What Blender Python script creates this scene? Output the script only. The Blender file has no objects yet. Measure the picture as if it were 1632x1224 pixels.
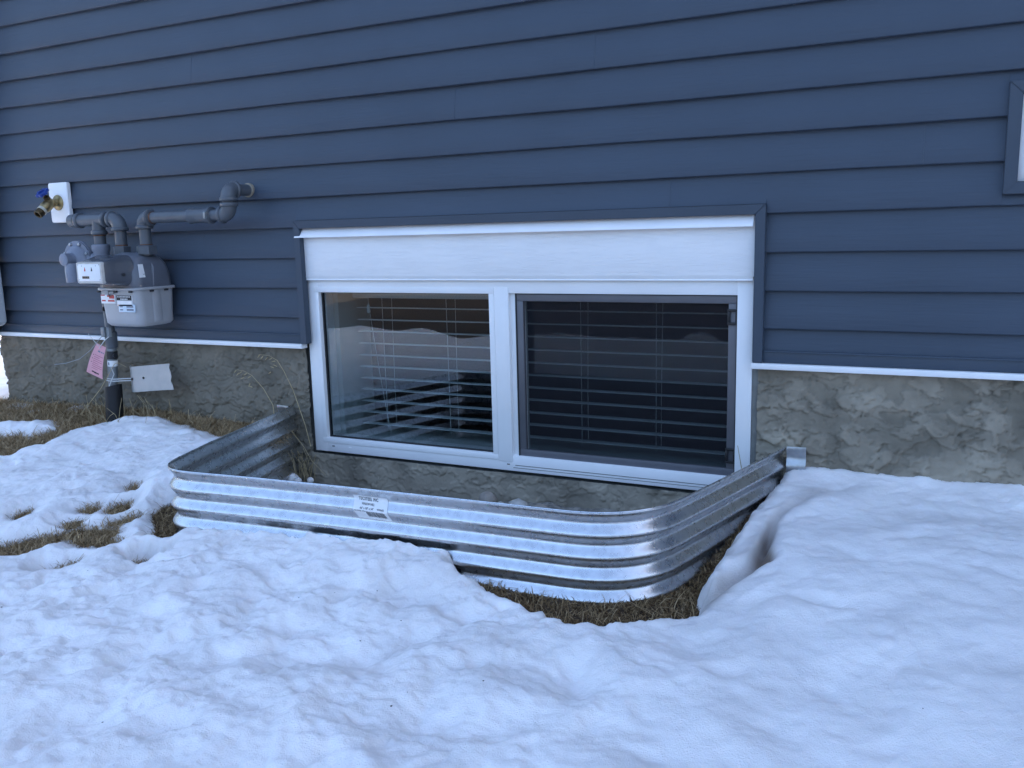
import bpy, bmesh, math, random
import numpy as np
from mathutils import Vector, Matrix
R = math.radians
random.seed(7)
SC = bpy.context.scene
COL = SC.collection

# ---------------------------------------------------------------- camera
cam_d = bpy.data.cameras.new('camera'); cam = bpy.data.objects.new('camera', cam_d); COL.objects.link(cam)
cam_d.sensor_width = 36.0; cam_d.lens = 36.0 * 1394.71 / 1632.0
cam_d.clip_start = 0.02; cam_d.clip_end = 2000
_y, _p, _r = 0.459603148, -0.173388281, -0.0264605824
fw = Vector((-math.sin(_y) * math.cos(_p), math.cos(_y) * math.cos(_p), math.sin(_p)))
rt = Vector((math.cos(_y), math.sin(_y), 0)); up = rt.cross(fw)
r2 = math.cos(_r) * rt + math.sin(_r) * up; u2 = -math.sin(_r) * rt + math.cos(_r) * up
cam.matrix_world = Matrix(((r2.x, u2.x, -fw.x, 0), (r2.y, u2.y, -fw.y, -2.38288), (r2.z, u2.z, -fw.z, 0.37851), (0, 0, 0, 1)))
SC.camera = cam

# ---------------------------------------------------------------- sky, sun, exposure
SUN_EL, SUN_AZ = R(29), R(18)          # the sun stands behind the house: this side lies in its shade
w = bpy.data.worlds.new('World'); SC.world = w; w.use_nodes = True
nt = w.node_tree; nt.nodes.clear()
sky = nt.nodes.new('ShaderNodeTexSky'); sky.sky_type = 'NISHITA'; sky.sun_disc = False
sky.sun_elevation = SUN_EL; sky.sun_rotation = SUN_AZ
sky.air_density = 1.0; sky.dust_density = 9.0; sky.ozone_density = 4.0
bg = nt.nodes.new('ShaderNodeBackground'); bg.inputs['Strength'].default_value = 0.13
out = nt.nodes.new('ShaderNodeOutputWorld')
nt.links.new(sky.outputs[0], bg.inputs['Color']); nt.links.new(bg.outputs[0], out.inputs[0])
sd = bpy.data.lights.new('sun', 'SUN'); sd.energy = 4.5; sd.angle = R(0.5); sd.color = (1, .93, .82)
sun = bpy.data.objects.new('sun', sd); COL.objects.link(sun)
sdir = Vector((math.sin(SUN_AZ) * math.cos(SUN_EL), math.cos(SUN_AZ) * math.cos(SUN_EL), math.sin(SUN_EL)))
sun.rotation_euler = sdir.to_track_quat('Z', 'Y').to_euler(); sun.location = (3, 10, 12)
SC.view_settings.view_transform = 'Standard'; SC.view_settings.look = 'None'
SC.view_settings.gamma = 1; SC.view_settings.use_curve_mapping = False
SC.view_settings.exposure = 2.66

# ---------------------------------------------------------------- numpy noise
_rng = np.random.default_rng(11)
_perm = _rng.permutation(512).astype(np.int64); _perm = np.concatenate([_perm, _perm, _perm])
_ang = _rng.random(512) * 2 * np.pi; _gx, _gy = np.cos(_ang), np.sin(_ang)
def perlin(x, y):
    xi = np.floor(x).astype(np.int64); yi = np.floor(y).astype(np.int64)
    xf = x - xi; yf = y - yi; xi &= 511; yi &= 511
    u = xf * xf * xf * (xf * (xf * 6 - 15) + 10); v = yf * yf * yf * (yf * (yf * 6 - 15) + 10)
    def g(ix, iy, dx, dy):
        h = _perm[_perm[ix & 511] + (iy & 511)]
        return _gx[h] * dx + _gy[h] * dy
    a = g(xi, yi, xf, yf); b = g(xi + 1, yi, xf - 1, yf); c = g(xi, yi + 1, xf, yf - 1); d = g(xi + 1, yi + 1, xf - 1, yf - 1)
    return (a + u * (b - a)) * (1 - v) + (c + u * (d - c)) * v
def fbm(x, y, o=4, gain=.5):
    s = 0; a = 1.0
    for k in range(o):
        s = s + a * perlin(x * 2 ** k + 17.3 * k, y * 2 ** k + 9.1 * k); a *= gain
    return s
def sstep(a, b, x):
    t = np.clip((x - a) / (b - a), 0, 1); return t * t * (3 - 2 * t)

# ---------------------------------------------------------------- materials
def mat(name, col, rough=.6, metal=0.0, var=0.0, vscale=8.0, bump=0.0, bscale=60.0, vstretch=(1, 1, 1), bstretch=(1, 1, 1),
        col2=None, spec=.5, coat=0.0, rvar=0.0, attr=None, attrcol=None):
    m = bpy.data.materials.new(name); m.use_nodes = True
    n = m.node_tree.nodes; l = m.node_tree.links; b = n['Principled BSDF']
    b.inputs['Base Color'].default_value = (*col, 1); b.inputs['Roughness'].default_value = rough
    b.inputs['Metallic'].default_value = metal; b.inputs['Specular IOR Level'].default_value = spec
    b.inputs['Coat Weight'].default_value = coat
    tc = n.new('ShaderNodeTexCoord')
    def noise(scale, stretch, det=5):
        mp = n.new('ShaderNodeMapping'); mp.inputs['Scale'].default_value = stretch
        l.new(tc.outputs['Object'], mp.inputs['Vector'])
        t = n.new('ShaderNodeTexNoise'); t.inputs['Scale'].default_value = scale; t.inputs['Detail'].default_value = det
        l.new(mp.outputs[0], t.inputs['Vector']); return t
    csock = None
    if var > 0 or col2:
        t = noise(vscale, vstretch)
        rp = n.new('ShaderNodeValToRGB'); rp.color_ramp.elements[0].position = .35; rp.color_ramp.elements[1].position = .65
        c2 = col2 or tuple(min(1, c * (1 + var)) for c in col); c1 = col if col2 else tuple(c * (1 - var) for c in col)
        rp.color_ramp.elements[0].color = (*c1, 1); rp.color_ramp.elements[1].color = (*c2, 1)
        l.new(t.outputs['Fac'], rp.inputs['Fac']); csock = rp.outputs['Color']
        if rvar:
            mr = n.new('ShaderNodeMapRange'); mr.inputs['To Min'].default_value = rough - rvar; mr.inputs['To Max'].default_value = rough + rvar
            l.new(t.outputs['Fac'], mr.inputs['Value']); l.new(mr.outputs[0], b.inputs['Roughness'])
    if attr:
        at = n.new('ShaderNodeAttribute'); at.attribute_name = attr
        mx = n.new('ShaderNodeMix'); mx.data_type = 'RGBA'
        l.new(at.outputs['Fac'], mx.inputs['Factor'])
        if csock: l.new(csock, mx.inputs['A'])
        else: mx.inputs['A'].default_value = (*col, 1)
        mx.inputs['B'].default_value = (*attrcol, 1); csock = mx.outputs['Result']
    if csock: l.new(csock, b.inputs['Base Color'])
    if bump > 0:
        t = noise(bscale, bstretch, 4)
        bp = n.new('ShaderNodeBump'); bp.inputs['Strength'].default_value = bump; bp.inputs['Distance'].default_value = .004
        l.new(t.outputs['Fac'], bp.inputs['Height']); l.new(bp.outputs[0], b.inputs['Normal'])
    return m
M = {}
M['siding'] = mat('blue_vinyl', (.0455, .0645, .0935), .5, var=.05, vscale=3, bump=.22, bscale=60, bstretch=(.18, 1, 2.6), spec=.4)
M['trim'] = mat('blue_trim', (.046, .0645, .091), .45, var=.04, vscale=5, bump=.04, bscale=90, spec=.4)
M['white'] = mat('white_vinyl', (.86, .86, .86), .38, var=.025, vscale=6, bump=.02, bscale=30)
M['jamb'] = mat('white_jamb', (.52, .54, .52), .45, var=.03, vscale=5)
M['flash'] = mat('white_flashing', (.85, .85, .85), .35, var=.03, vscale=10)
M['board'] = mat('white_grained_board', (.87, .865, .86), .45, var=.02, vscale=5, bump=.0)
def grain(m):
    n = m.node_tree.nodes; l = m.node_tree.links; b = n['Principled BSDF']
    tc = n.new('ShaderNodeTexCoord'); mp = n.new('ShaderNodeMapping'); mp.inputs['Scale'].default_value = (2.2, 1, 26)
    l.new(tc.outputs['Object'], mp.inputs['Vector'])
    nz = n.new('ShaderNodeTexNoise'); nz.inputs['Scale'].default_value = 3; nz.inputs['Detail'].default_value = 3; nz.inputs['Distortion'].default_value = .8
    l.new(mp.outputs[0], nz.inputs['Vector'])
    wv = n.new('ShaderNodeMath'); wv.operation = 'MULTIPLY'; wv.inputs[1].default_value = 34
    l.new(nz.outputs['Fac'], wv.inputs[0]); sn = n.new('ShaderNodeMath'); sn.operation = 'SINE'; l.new(wv.outputs[0], sn.inputs[0])
    pw = n.new('ShaderNodeMapRange'); pw.inputs['From Min'].default_value = .55; pw.inputs['From Max'].default_value = 1
    l.new(sn.outputs[0], pw.inputs['Value'])
    bp = n.new('ShaderNodeBump'); bp.invert = True; bp.inputs['Strength'].default_value = .42; bp.inputs['Distance'].default_value = .0016
    l.new(pw.outputs[0], bp.inputs['Height']); l.new(bp.outputs[0], b.inputs['Normal'])
grain(M['board'])
M['gasket_and_shade'] = mat('black_gasket_and_shade', (.02, .022, .025), .5)  # also paints the shaded frame return round the fixed pane
M['screenframe'] = mat('grey_aluminium', (.135, .135, .15), .45, metal=.3, var=.05, vscale=20)
M['latch'] = mat('black_plastic', (.012, .012, .014), .4)
M['slat'] = mat('white_slat', (.78, .80, .78), .45)
M['cord'] = mat('white_cord', (.7, .72, .7), .8)
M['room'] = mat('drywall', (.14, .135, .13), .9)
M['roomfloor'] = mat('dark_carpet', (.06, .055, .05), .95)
M['sheath'] = mat('sheathing', (.12, .10, .08), .9)
M['roof'] = mat('shingle', (.05, .05, .052), .9, var=.3, vscale=30)
M['caulk'] = mat('grey_caulk', (.16, .16, .15), .8, var=.15, vscale=30)
M['galv'] = mat('galvanised_steel', (.60, .61, .625), .28, metal=.96, var=.09, vscale=55, rvar=.05, bump=.03, bscale=160)
M['galvflat'] = mat('bright_galvanised', (.40, .415, .43), .38, metal=.95, var=.12, vscale=40, rvar=.08, bump=.15, bscale=30)
M['galvpipe'] = mat('dull_galvanised_pipe', (.24, .26, .27), .5, metal=.5, var=.12, vscale=25, bump=.08, bscale=80)
M['pipe'] = mat('grey_painted_pipe', (.085, .097, .112), .40, var=.12, vscale=20, bump=.06, bscale=70)
M['metertop'] = mat('dark_grey_meter', (.12, .13, .155), .34, var=.08, vscale=12, bump=.05, bscale=90, coat=.1)
M['meterlow'] = mat('light_grey_meter', (.38, .385, .395), .45, var=.06, vscale=14, bump=.05, bscale=90)
M['reg'] = mat('grey_regulator', (.20, .22, .27), .55, var=.12, vscale=20, bump=.1, bscale=110)
M['indexbox'] = mat('smoky_cover', (.085, .092, .11), .22, var=.06, vscale=14, coat=.3)
M['paper'] = mat('white_print', (.82, .82, .82), .45, var=.02, vscale=40)
M['ink'] = mat('black_print', (.015, .015, .018), .6)
M['greyink'] = mat('grey_print', (.18, .2, .25), .6)
M['red'] = mat('red_print', (.55, .06, .05), .5)
M['brownink'] = mat('brown_counter', (.20, .16, .11), .5)
M['pink'] = mat('pink_card', (.70, .34, .38), .6, var=.05, vscale=20)
M['wire'] = mat('white_wire', (.62, .63, .62), .5)
M['greywire'] = mat('grey_wire', (.30, .31, .32), .5)
M['rubber'] = mat('black_corrugate', (.008, .009, .011), .5, var=.2, vscale=30)
M['tape'] = mat('black_tape', (.015, .016, .02), .35)
M['bracket'] = mat('bare_steel_plate', (.40, .41, .41), .42, metal=.5, var=.12, vscale=14, col2=(.50, .49, .47), rvar=.08, bump=.08, bscale=50)
M['brass'] = mat('aged_brass', (.33, .25, .12), .36, metal=.85, var=.25, vscale=60, rvar=.1)
M['darkbrass'] = mat('tarnished_brass', (.10, .07, .035), .45, metal=.8, var=.3, vscale=60)
M['bluehandle'] = mat('blue_plastic', (.012, .05, .27), .34)
M['downspout'] = mat('pale_aluminium', (.62, .65, .67), .42, var=.03, vscale=6)
M['stone'] = mat('warm_pebble', (.30, .26, .22), .8, var=.2, vscale=30, bump=.3, bscale=60)
M['stone2'] = mat('pale_pebble', (.46, .44, .41), .8, var=.2, vscale=30, bump=.3, bscale=60)
M['gravel'] = mat('gravel_bed', (.22, .205, .18), .95, var=.4, vscale=60, bump=.8, bscale=90)
M['straw'] = mat('dry_straw', (.40, .31, .17), .7, var=.15, vscale=40)
M['debris'] = mat('bark_specks', (.04, .03, .025), .9)
M['soil'] = mat('dead_lawn', (.040, .026, .018), .95, col2=(.085, .056, .036), vscale=14, bump=1.0, bscale=120)
M['parge'] = None

def parging():
    m = bpy.data.materials.new('trowelled_parging'); m.use_nodes = True
    n = m.node_tree.nodes; l = m.node_tree.links; b = n['Principled BSDF']; b.inputs['Roughness'].default_value = .92
    b.inputs['Specular IOR Level'].default_value = .2
    at = n.new('ShaderNodeAttribute'); at.attribute_name = 'flake_and_light'
    pl = n.new('ShaderNodeAttribute'); pl.attribute_name = 'pale'
    tc = n.new('ShaderNodeTexCoord')
    t = n.new('ShaderNodeTexNoise'); t.inputs['Scale'].default_value = 9; t.inputs['Detail'].default_value = 7; l.new(tc.outputs['Object'], t.inputs['Vector'])
    r1 = n.new('ShaderNodeValToRGB'); r1.color_ramp.elements[0].position = .3; r1.color_ramp.elements[1].position = .7
    r1.color_ramp.elements[0].color = (.140, .125, .098, 1); r1.color_ramp.elements[1].color = (.215, .190, .148, 1)
    r2_ = n.new('ShaderNodeValToRGB'); r2_.color_ramp.elements[0].position = .3; r2_.color_ramp.elements[1].position = .7
    r2_.color_ramp.elements[0].color = (.245, .214, .166, 1); r2_.color_ramp.elements[1].color = (.40, .352, .275, 1)
    l.new(t.outputs['Fac'], r1.inputs['Fac']); l.new(t.outputs['Fac'], r2_.inputs['Fac'])
    mu = n.new('ShaderNodeMath'); mu.operation = 'MULTIPLY'; l.new(at.outputs['Fac'], mu.inputs[0]); l.new(pl.outputs['Fac'], mu.inputs[1])
    mx = n.new('ShaderNodeMix'); mx.data_type = 'RGBA'; l.new(mu.outputs[0], mx.inputs['Factor'])
    l.new(r1.outputs[0], mx.inputs['A']); l.new(r2_.outputs[0], mx.inputs['B']); l.new(mx.outputs['Result'], b.inputs['Base Color'])
    t2 = n.new('ShaderNodeTexNoise'); t2.inputs['Scale'].default_value = 130; t2.inputs['Detail'].default_value = 4; l.new(tc.outputs['Object'], t2.inputs['Vector'])
    bp = n.new('ShaderNodeBump'); bp.inputs['Strength'].default_value = .35; bp.inputs['Distance'].default_value = .003
    l.new(t2.outputs['Fac'], bp.inputs['Height']); l.new(bp.outputs[0], b.inputs['Normal'])
    return m
M['parge'] = parging()

def snowmat():
    m = bpy.data.materials.new('old_snow'); m.use_nodes = True
    n = m.node_tree.nodes; l = m.node_tree.links; b = n['Principled BSDF']
    b.inputs['Roughness'].default_value = .55; b.inputs['Specular IOR Level'].default_value = .35
    b.inputs['Subsurface Weight'].default_value = .35; b.inputs['Subsurface Radius'].default_value = (.6, .8, 1.0); b.inputs['Subsurface Scale'].default_value = .012
    at = n.new('ShaderNodeAttribute'); at.attribute_name = 'stain'
    tc = n.new('ShaderNodeTexCoord')
    t = n.new('ShaderNodeTexNoise'); t.inputs['Scale'].default_value = 7; t.inputs['Detail'].default_value = 6; l.new(tc.outputs['Object'], t.inputs['Vector'])
    r1 = n.new('ShaderNodeValToRGB'); r1.color_ramp.elements[0].position = .3; r1.color_ramp.elements[1].position = .6
    r1.color_ramp.elements[0].color = (.80, .775, .765, 1); r1.color_ramp.elements[1].color = (.93, .90, .885, 1)
    l.new(t.outputs['Fac'], r1.inputs['Fac'])
    mx = n.new('ShaderNodeMix'); mx.data_type = 'RGBA'; l.new(at.outputs['Fac'], mx.inputs['Factor'])
    l.new(r1.outputs[0], mx.inputs['A']); mx.inputs['B'].default_value = (.16, .115, .085, 1); l.new(mx.outputs['Result'], b.inputs['Base Color'])
    t2 = n.new('ShaderNodeTexNoise'); t2.inputs['Scale'].default_value = 160; t2.inputs['Detail'].default_value = 5; t2.inputs['Roughness'].default_value = .7; l.new(tc.outputs['Object'], t2.inputs['Vector'])
    t3 = n.new('ShaderNodeTexVoronoi'); t3.inputs['Scale'].default_value = 420; l.new(tc.outputs['Object'], t3.inputs['Vector'])
    ad = n.new('ShaderNodeMath'); ad.operation = 'MULTIPLY_ADD'; ad.inputs[1].default_value = .35
    l.new(t3.outputs['Distance'], ad.inputs[0]); l.new(t2.outputs['Fac'], ad.inputs[2])
    bp = n.new('ShaderNodeBump'); bp.inputs['Strength'].default_value = .5; bp.inputs['Distance'].default_value = .005
    l.new(ad.outputs[0], bp.inputs['Height']); l.new(bp.outputs[0], b.inputs['Normal'])
    return m
M['snow'] = snowmat()

def glassmat(r0=.062):
    m = bpy.data.materials.new('window_glass'); m.use_nodes = True
    n = m.node_tree.nodes; l = m.node_tree.links; n.remove(n['Principled BSDF'])
    o = n['Material Output']
    tr = n.new('ShaderNodeBsdfTransparent'); tr.inputs[0].default_value = (.72, .765, .775, 1)
    gl = n.new('ShaderNodeBsdfGlossy'); gl.inputs['Roughness'].default_value = .004; gl.inputs[0].default_value = (1, 1, 1, 1)
    lw = n.new('ShaderNodeLayerWeight'); lw.inputs[0].default_value = .5
    pw = n.new('ShaderNodeMath'); pw.operation = 'POWER'; pw.inputs[1].default_value = 4.5; l.new(lw.outputs['Facing'], pw.inputs[0])
    mr = n.new('ShaderNodeMapRange'); mr.inputs['To Min'].default_value = r0; mr.inputs['To Max'].default_value = 1; l.new(pw.outputs[0], mr.inputs['Value'])
    mx = n.new('ShaderNodeMixShader'); l.new(mr.outputs[0], mx.inputs[0]); l.new(tr.outputs[0], mx.inputs[1]); l.new(gl.outputs[0], mx.inputs[2])
    l.new(mx.outputs[0], o.inputs[0]); return m
M['glass'] = glassmat()
M['sash_glass'] = glassmat(.032)
def meshmat():
    m = bpy.data.materials.new('insect_mesh'); m.use_nodes = True
    n = m.node_tree.nodes; l = m.node_tree.links; n.remove(n['Principled BSDF']); o = n['Material Output']
    tr = n.new('ShaderNodeBsdfTransparent'); df = n.new('ShaderNodeBsdfDiffuse'); df.inputs[0].default_value = (.040, .040, .048, 1)
    mx = n.new('ShaderNodeMixShader'); mx.inputs[0].default_value = .21
    l.new(tr.outputs[0], mx.inputs[1]); l.new(df.outputs[0], mx.inputs[2]); l.new(mx.outputs[0], o.inputs[0]); return m
M['mesh'] = meshmat()
def grassmat():
    m = bpy.data.materials.new('dead_grass_blades'); m.use_nodes = True
    n = m.node_tree.nodes; l = m.node_tree.links; b = n['Principled BSDF']; b.inputs['Roughness'].default_value = .75; b.inputs['Specular IOR Level'].default_value = .2
    at = n.new('ShaderNodeAttribute'); at.attribute_name = 'tint'
    rp = n.new('ShaderNodeValToRGB'); e = rp.color_ramp.elements
    e[0].position = 0; e[0].color = (.08, .042, .018, 1); e[1].position = 1; e[1].color = (.60, .45, .27, 1)
    k = e.new(.5); k.color = (.31, .21, .105, 1)
    l.new(at.outputs['Fac'], rp.inputs['Fac']); l.new(rp.outputs[0], b.inputs['Base Color']); return m
M['grass'] = grassmat()

# ---------------------------------------------------------------- object helpers
def tag(o, label=None, cat=None, group=None, kind=None):
    if label: o['label'] = label
    if cat: o['category'] = cat
    if group: o['group'] = group
    if kind: o['kind'] = kind
    return o
ORG = {}
def thing(name, loc, label, cat, group=None):
    o = bpy.data.objects.new(name, None); COL.objects.link(o); o.location = loc; o.empty_display_size = .05
    ORG[o.name] = Vector(loc); return tag(o, label, cat, group)
def link(name, me, m, parent=None, org=None):
    """me has world coordinates; shift to the origin of the thing it belongs to"""
    o = bpy.data.objects.new(name, me); COL.objects.link(o)
    if parent is not None:
        org = ORG[parent.name]; o.parent = parent; me.transform(Matrix.Translation(-org)); ORG[o.name] = org
        if parent.type != 'EMPTY': o.location = (0, 0, 0)
    elif org is not None:
        org = Vector(org); me.transform(Matrix.Translation(-org)); o.location = org; ORG[o.name] = org
    else: ORG[o.name] = Vector((0, 0, 0))
    if m is not None:
        for mm in (m if isinstance(m, (list, tuple)) else [m]): me.materials.append(mm)
    return o
def smooth(me, ang=35):
    me.polygons.foreach_set('use_smooth', [True] * len(me.polygons))
    try: me.set_sharp_from_angle(angle=R(ang))
    except Exception: pass
def obj(name, bm, m, parent=None, org=None, sm=True, ang=35):
    me = bpy.data.meshes.new(name); bmesh.ops.recalc_face_normals(bm, faces=bm.faces[:]); bm.to_mesh(me); bm.free()
    if sm: smooth(me, ang)
    return link(name, me, m, parent, org)
def B(): return bmesh.new()
def box(bm, x0, x1, y0, y1, z0, z1, bev=0.0, seg=2):
    vs = [bm.verts.new(p) for p in ((x0, y0, z0), (x1, y0, z0), (x1, y1, z0), (x0, y1, z0), (x0, y0, z1), (x1, y0, z1), (x1, y1, z1), (x0, y1, z1))]
    fs = [bm.faces.new([vs[i] for i in f]) for f in ((0, 3, 2, 1), (4, 5, 6, 7), (0, 1, 5, 4), (1, 2, 6, 5), (2, 3, 7, 6), (3, 0, 4, 7))]
    if bev > 0:
        es = list({e for f in fs for e in f.edges})
        bmesh.ops.bevel(bm, geom=es, offset=bev, segments=seg, profile=.5, affect='EDGES')
def frame_of(d):
    d = Vector(d).normalized(); a = Vector((0, 0, 1)) if abs(d.z) < .9 else Vector((1, 0, 0))
    u = d.cross(a).normalized(); return u, d.cross(u).normalized()
def tube(bm, pts, rad, seg=10, cap=True):
    pts = [Vector(p) for p in pts]; n = len(pts); rings = []
    rs = rad if isinstance(rad, (list, tuple)) else [rad] * n
    u = None
    for i, p in enumerate(pts):
        d = (pts[min(i + 1, n - 1)] - pts[max(i - 1, 0)]).normalized()
        if u is None: u, v = frame_of(d)
        else:
            u = (u - d * u.dot(d)).normalized(); v = d.cross(u)
        rings.append([bm.verts.new(p + (u * math.cos(2 * math.pi * k / seg) + v * math.sin(2 * math.pi * k / seg)) * rs[i]) for k in range(seg)])
    for a, b in zip(rings, rings[1:]):
        for k in range(seg): bm.faces.new((a[k], a[(k + 1) % seg], b[(k + 1) % seg], b[k]))
    if cap:
        bm.faces.new(rings[0][::-1]); bm.faces.new(rings[-1])
def lathe(bm, o, d, prof, seg=20, rot=0):
    """prof: list of (distance along d, radius)"""
    o = Vector(o); d = Vector(d).normalized(); u, v = frame_of(d); rings = []
    for t, r in prof:
        rings.append([bm.verts.new(o + d * t + (u * math.cos(rot + 2 * math.pi * k / seg) + v * math.sin(rot + 2 * math.pi * k / seg)) * max(r, 1e-4)) for k in range(seg)])
    for a, b in zip(rings, rings[1:]):
        for k in range(seg): bm.faces.new((a[k], a[(k + 1) % seg], b[(k + 1) % seg], b[k]))
    bm.faces.new(rings[0][::-1]); bm.faces.new(rings[-1])
def bend(p0, p1, p2, r, n=6):
    """rounded corner points p0->p1->p2"""
    p0, p1, p2 = Vector(p0), Vector(p1), Vector(p2)
    a = p1 + (p0 - p1).normalized() * r; c = p1 + (p2 - p1).normalized() * r
    return [(a * (1 - t) ** 2 + p1 * 2 * t * (1 - t) + c * t * t) for t in [i / n for i in range(n + 1)]]
def rrect(cx, cy, hx, hy, r, n=4):
    r = min(r, hx * .98, hy * .98); P = []
    for sx, sy, a0 in ((1, 1, 0), (-1, 1, 90), (-1, -1, 180), (1, -1, 270)):
        for k in range(n + 1):
            a = R(a0 + 90 * k / n); P.append((cx + sx * (hx - r) + r * math.cos(a), cy + sy * (hy - r) + r * math.sin(a)))
    return P
def loft(bm, rings):
    vs = [[bm.verts.new(p) for p in r] for r in rings]; n = len(vs[0])
    for a, b in zip(vs, vs[1:]):
        for k in range(n): bm.faces.new((a[k], a[(k + 1) % n], b[(k + 1) % n], b[k]))
    bm.faces.new(vs[0][::-1]); bm.faces.new(vs[-1])
def loft_z(bm, spec):   # (z, x0, x1, y0, y1, r)
    loft(bm, [[(x, y, z) for x, y in rrect((x0 + x1) / 2, (y0 + y1) / 2, (x1 - x0) / 2, (y1 - y0) / 2, r)] for z, x0, x1, y0, y1, r in spec])
def loft_y(bm, spec):   # (y, x0, x1, z0, z1, r)
    loft(bm, [[(x, y, z) for x, z in rrect((x0 + x1) / 2, (z0 + z1) / 2, (x1 - x0) / 2, (z1 - z0) / 2, r)] for y, x0, x1, z0, z1, r in spec])
def grid_mesh(name, X, Y, Z, keep=None, attrs=None):
    ny, nx = X.shape
    idx = np.arange(nx * ny).reshape(ny, nx)
    q = np.stack([idx[:-1, :-1], idx[:-1, 1:], idx[1:, 1:], idx[1:, :-1]], -1).reshape(-1, 4)
    if keep is not None: q = q[keep.reshape(-1)]
    used = np.zeros(nx * ny, bool); used[q.ravel()] = True
    remap = np.cumsum(used) - 1
    co = np.stack([X, Y, Z], -1).reshape(-1, 3)[used]; q = remap[q]
    me = bpy.data.meshes.new(name)
    me.vertices.add(len(co)); me.vertices.foreach_set('co', co.astype(np.float32).ravel())
    me.loops.add(q.size); me.loops.foreach_set('vertex_index', q.astype(np.int32).ravel())
    me.polygons.add(len(q)); me.polygons.foreach_set('loop_start', np.arange(0, q.size, 4, dtype=np.int32))
    try: me.polygons.foreach_set('loop_total', np.full(len(q), 4, np.int32))
    except Exception: pass
    me.update(calc_edges=True)
    for k, a in (attrs or {}).items():
        at = me.attributes.new(k, 'FLOAT', 'POINT'); at.data.foreach_set('value', a.reshape(-1)[used].astype(np.float32))
    me.polygons.foreach_set('use_smooth', np.ones(len(q), bool))
    return me

# ================================================================= THE GROUND
HX0 = -3.64                                   # left corner of the house
def zg(x, y):
    x = np.asarray(x, float); y = np.asarray(y, float)
    z = np.interp(-y, [0, .5, .78, 1.2, 2.4, 4, 10, 40], [-.300, -.365, -.40, -.465, -.58, -.62, -.66, -.72])
    z = z + .02 * np.exp(-((x + 2.9) / .7) ** 2 - (y / .25) ** 2)
    z = z - .035 * np.exp(-((x + .42) / .13) ** 2) * sstep(-1.05, -.8, y) * (1 - sstep(-.45, .05, y))
    z = z - .02 * np.exp(-((x + .7) / .35) ** 2 - ((y + .84) / .08) ** 2)
    return z + .010 * perlin(x * 3.1, y * 3.1) + .006 * perlin(x * 9, y * 9)
def dent(x, y):   # earth worn away along the front right of the well
    return .018 * np.exp(-((x + .66) / .26) ** 2 - ((y + .76) / .09) ** 2) + .024 * np.exp(-((x + .47) / .09) ** 2 - ((y + .58) / .16) ** 2)
# the plan of the window well's rim
RIM = [(-2.056, .006), (-1.985, -.262), (-1.922, -.525), (-1.862, -.725)]
RIMF = [(-1.755, -.795), (-1.533, -.775), (-1.24, -.755), (-.90, -.738), (-.66, -.727)]
RIMR = [(-.500, -.600), (-.449, -.390), (-.403, -.200), (-.353, .006)]
def well_path():
    P = []
    P += [Vector((*p, 0)) for p in RIM[:-1]]
    c0 = Vector((-1.838, -.805, 0))
    P += bend((*RIM[2], 0), c0, (*RIMF[1], 0), .105, 10)
    P += [Vector((*p, 0)) for p in RIMF[1:-1]]
    c1 = Vector((-.535, -.722, 0))
    P += bend((*RIMF[3], 0), c1, (*RIMR[1], 0), .17, 14)
    P += [Vector((*p, 0)) for p in RIMR[1:]]
    L = [0]
    for a, b in zip(P, P[1:]): L.append(L[-1] + (b - a).length)
    n = 260; S = np.linspace(0, L[-1], n)
    xs = np.interp(S, L, [p.x for p in P]); ys = np.interp(S, L, [p.y for p in P])
    k = np.ones(7) / 7
    xp = np.pad(xs, 3, mode='reflect', reflect_type='odd'); yp = np.pad(ys, 3, mode='reflect', reflect_type='odd')
    return S, np.convolve(xp, k, 'valid'), np.convolve(yp, k, 'valid')
WS, WX, WY = well_path()
WTX = np.gradient(WX); WTY = np.gradient(WY); _l = np.hypot(WTX, WTY); WNX, WNY = WTY / _l, -WTX / _l   # outward normal
def in_poly(x, y, P):
    c = np.zeros(np.shape(x), bool); n = len(P)
    for i in range(n):
        x0, y0 = P[i]; x1, y1 = P[(i + 1) % n]
        if y0 == y1: continue
        c ^= ((y0 > y) != (y1 > y)) & (x < (x1 - x0) * (y - y0) / (y1 - y0) + x0)
    return c
def sdist(x, y, P):
    """signed distance, negative inside"""
    d = np.full(np.shape(x), 9e9); n = len(P)
    for i in range(n):
        ax, ay = P[i]; bx, by = P[(i + 1) % n]
        dx, dy = bx - ax, by - ay; t = np.clip(((x - ax) * dx + (y - ay) * dy) / (dx * dx + dy * dy + 1e-12), 0, 1)
        d = np.minimum(d, np.hypot(x - ax - t * dx, y - ay - t * dy))
    return np.where(in_poly(x, y, P), -d, d)
WELLPOLY = list(zip(WX[::4], WY[::4])) + [(WX[-1], .05), (WX[0], .05)]
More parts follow.
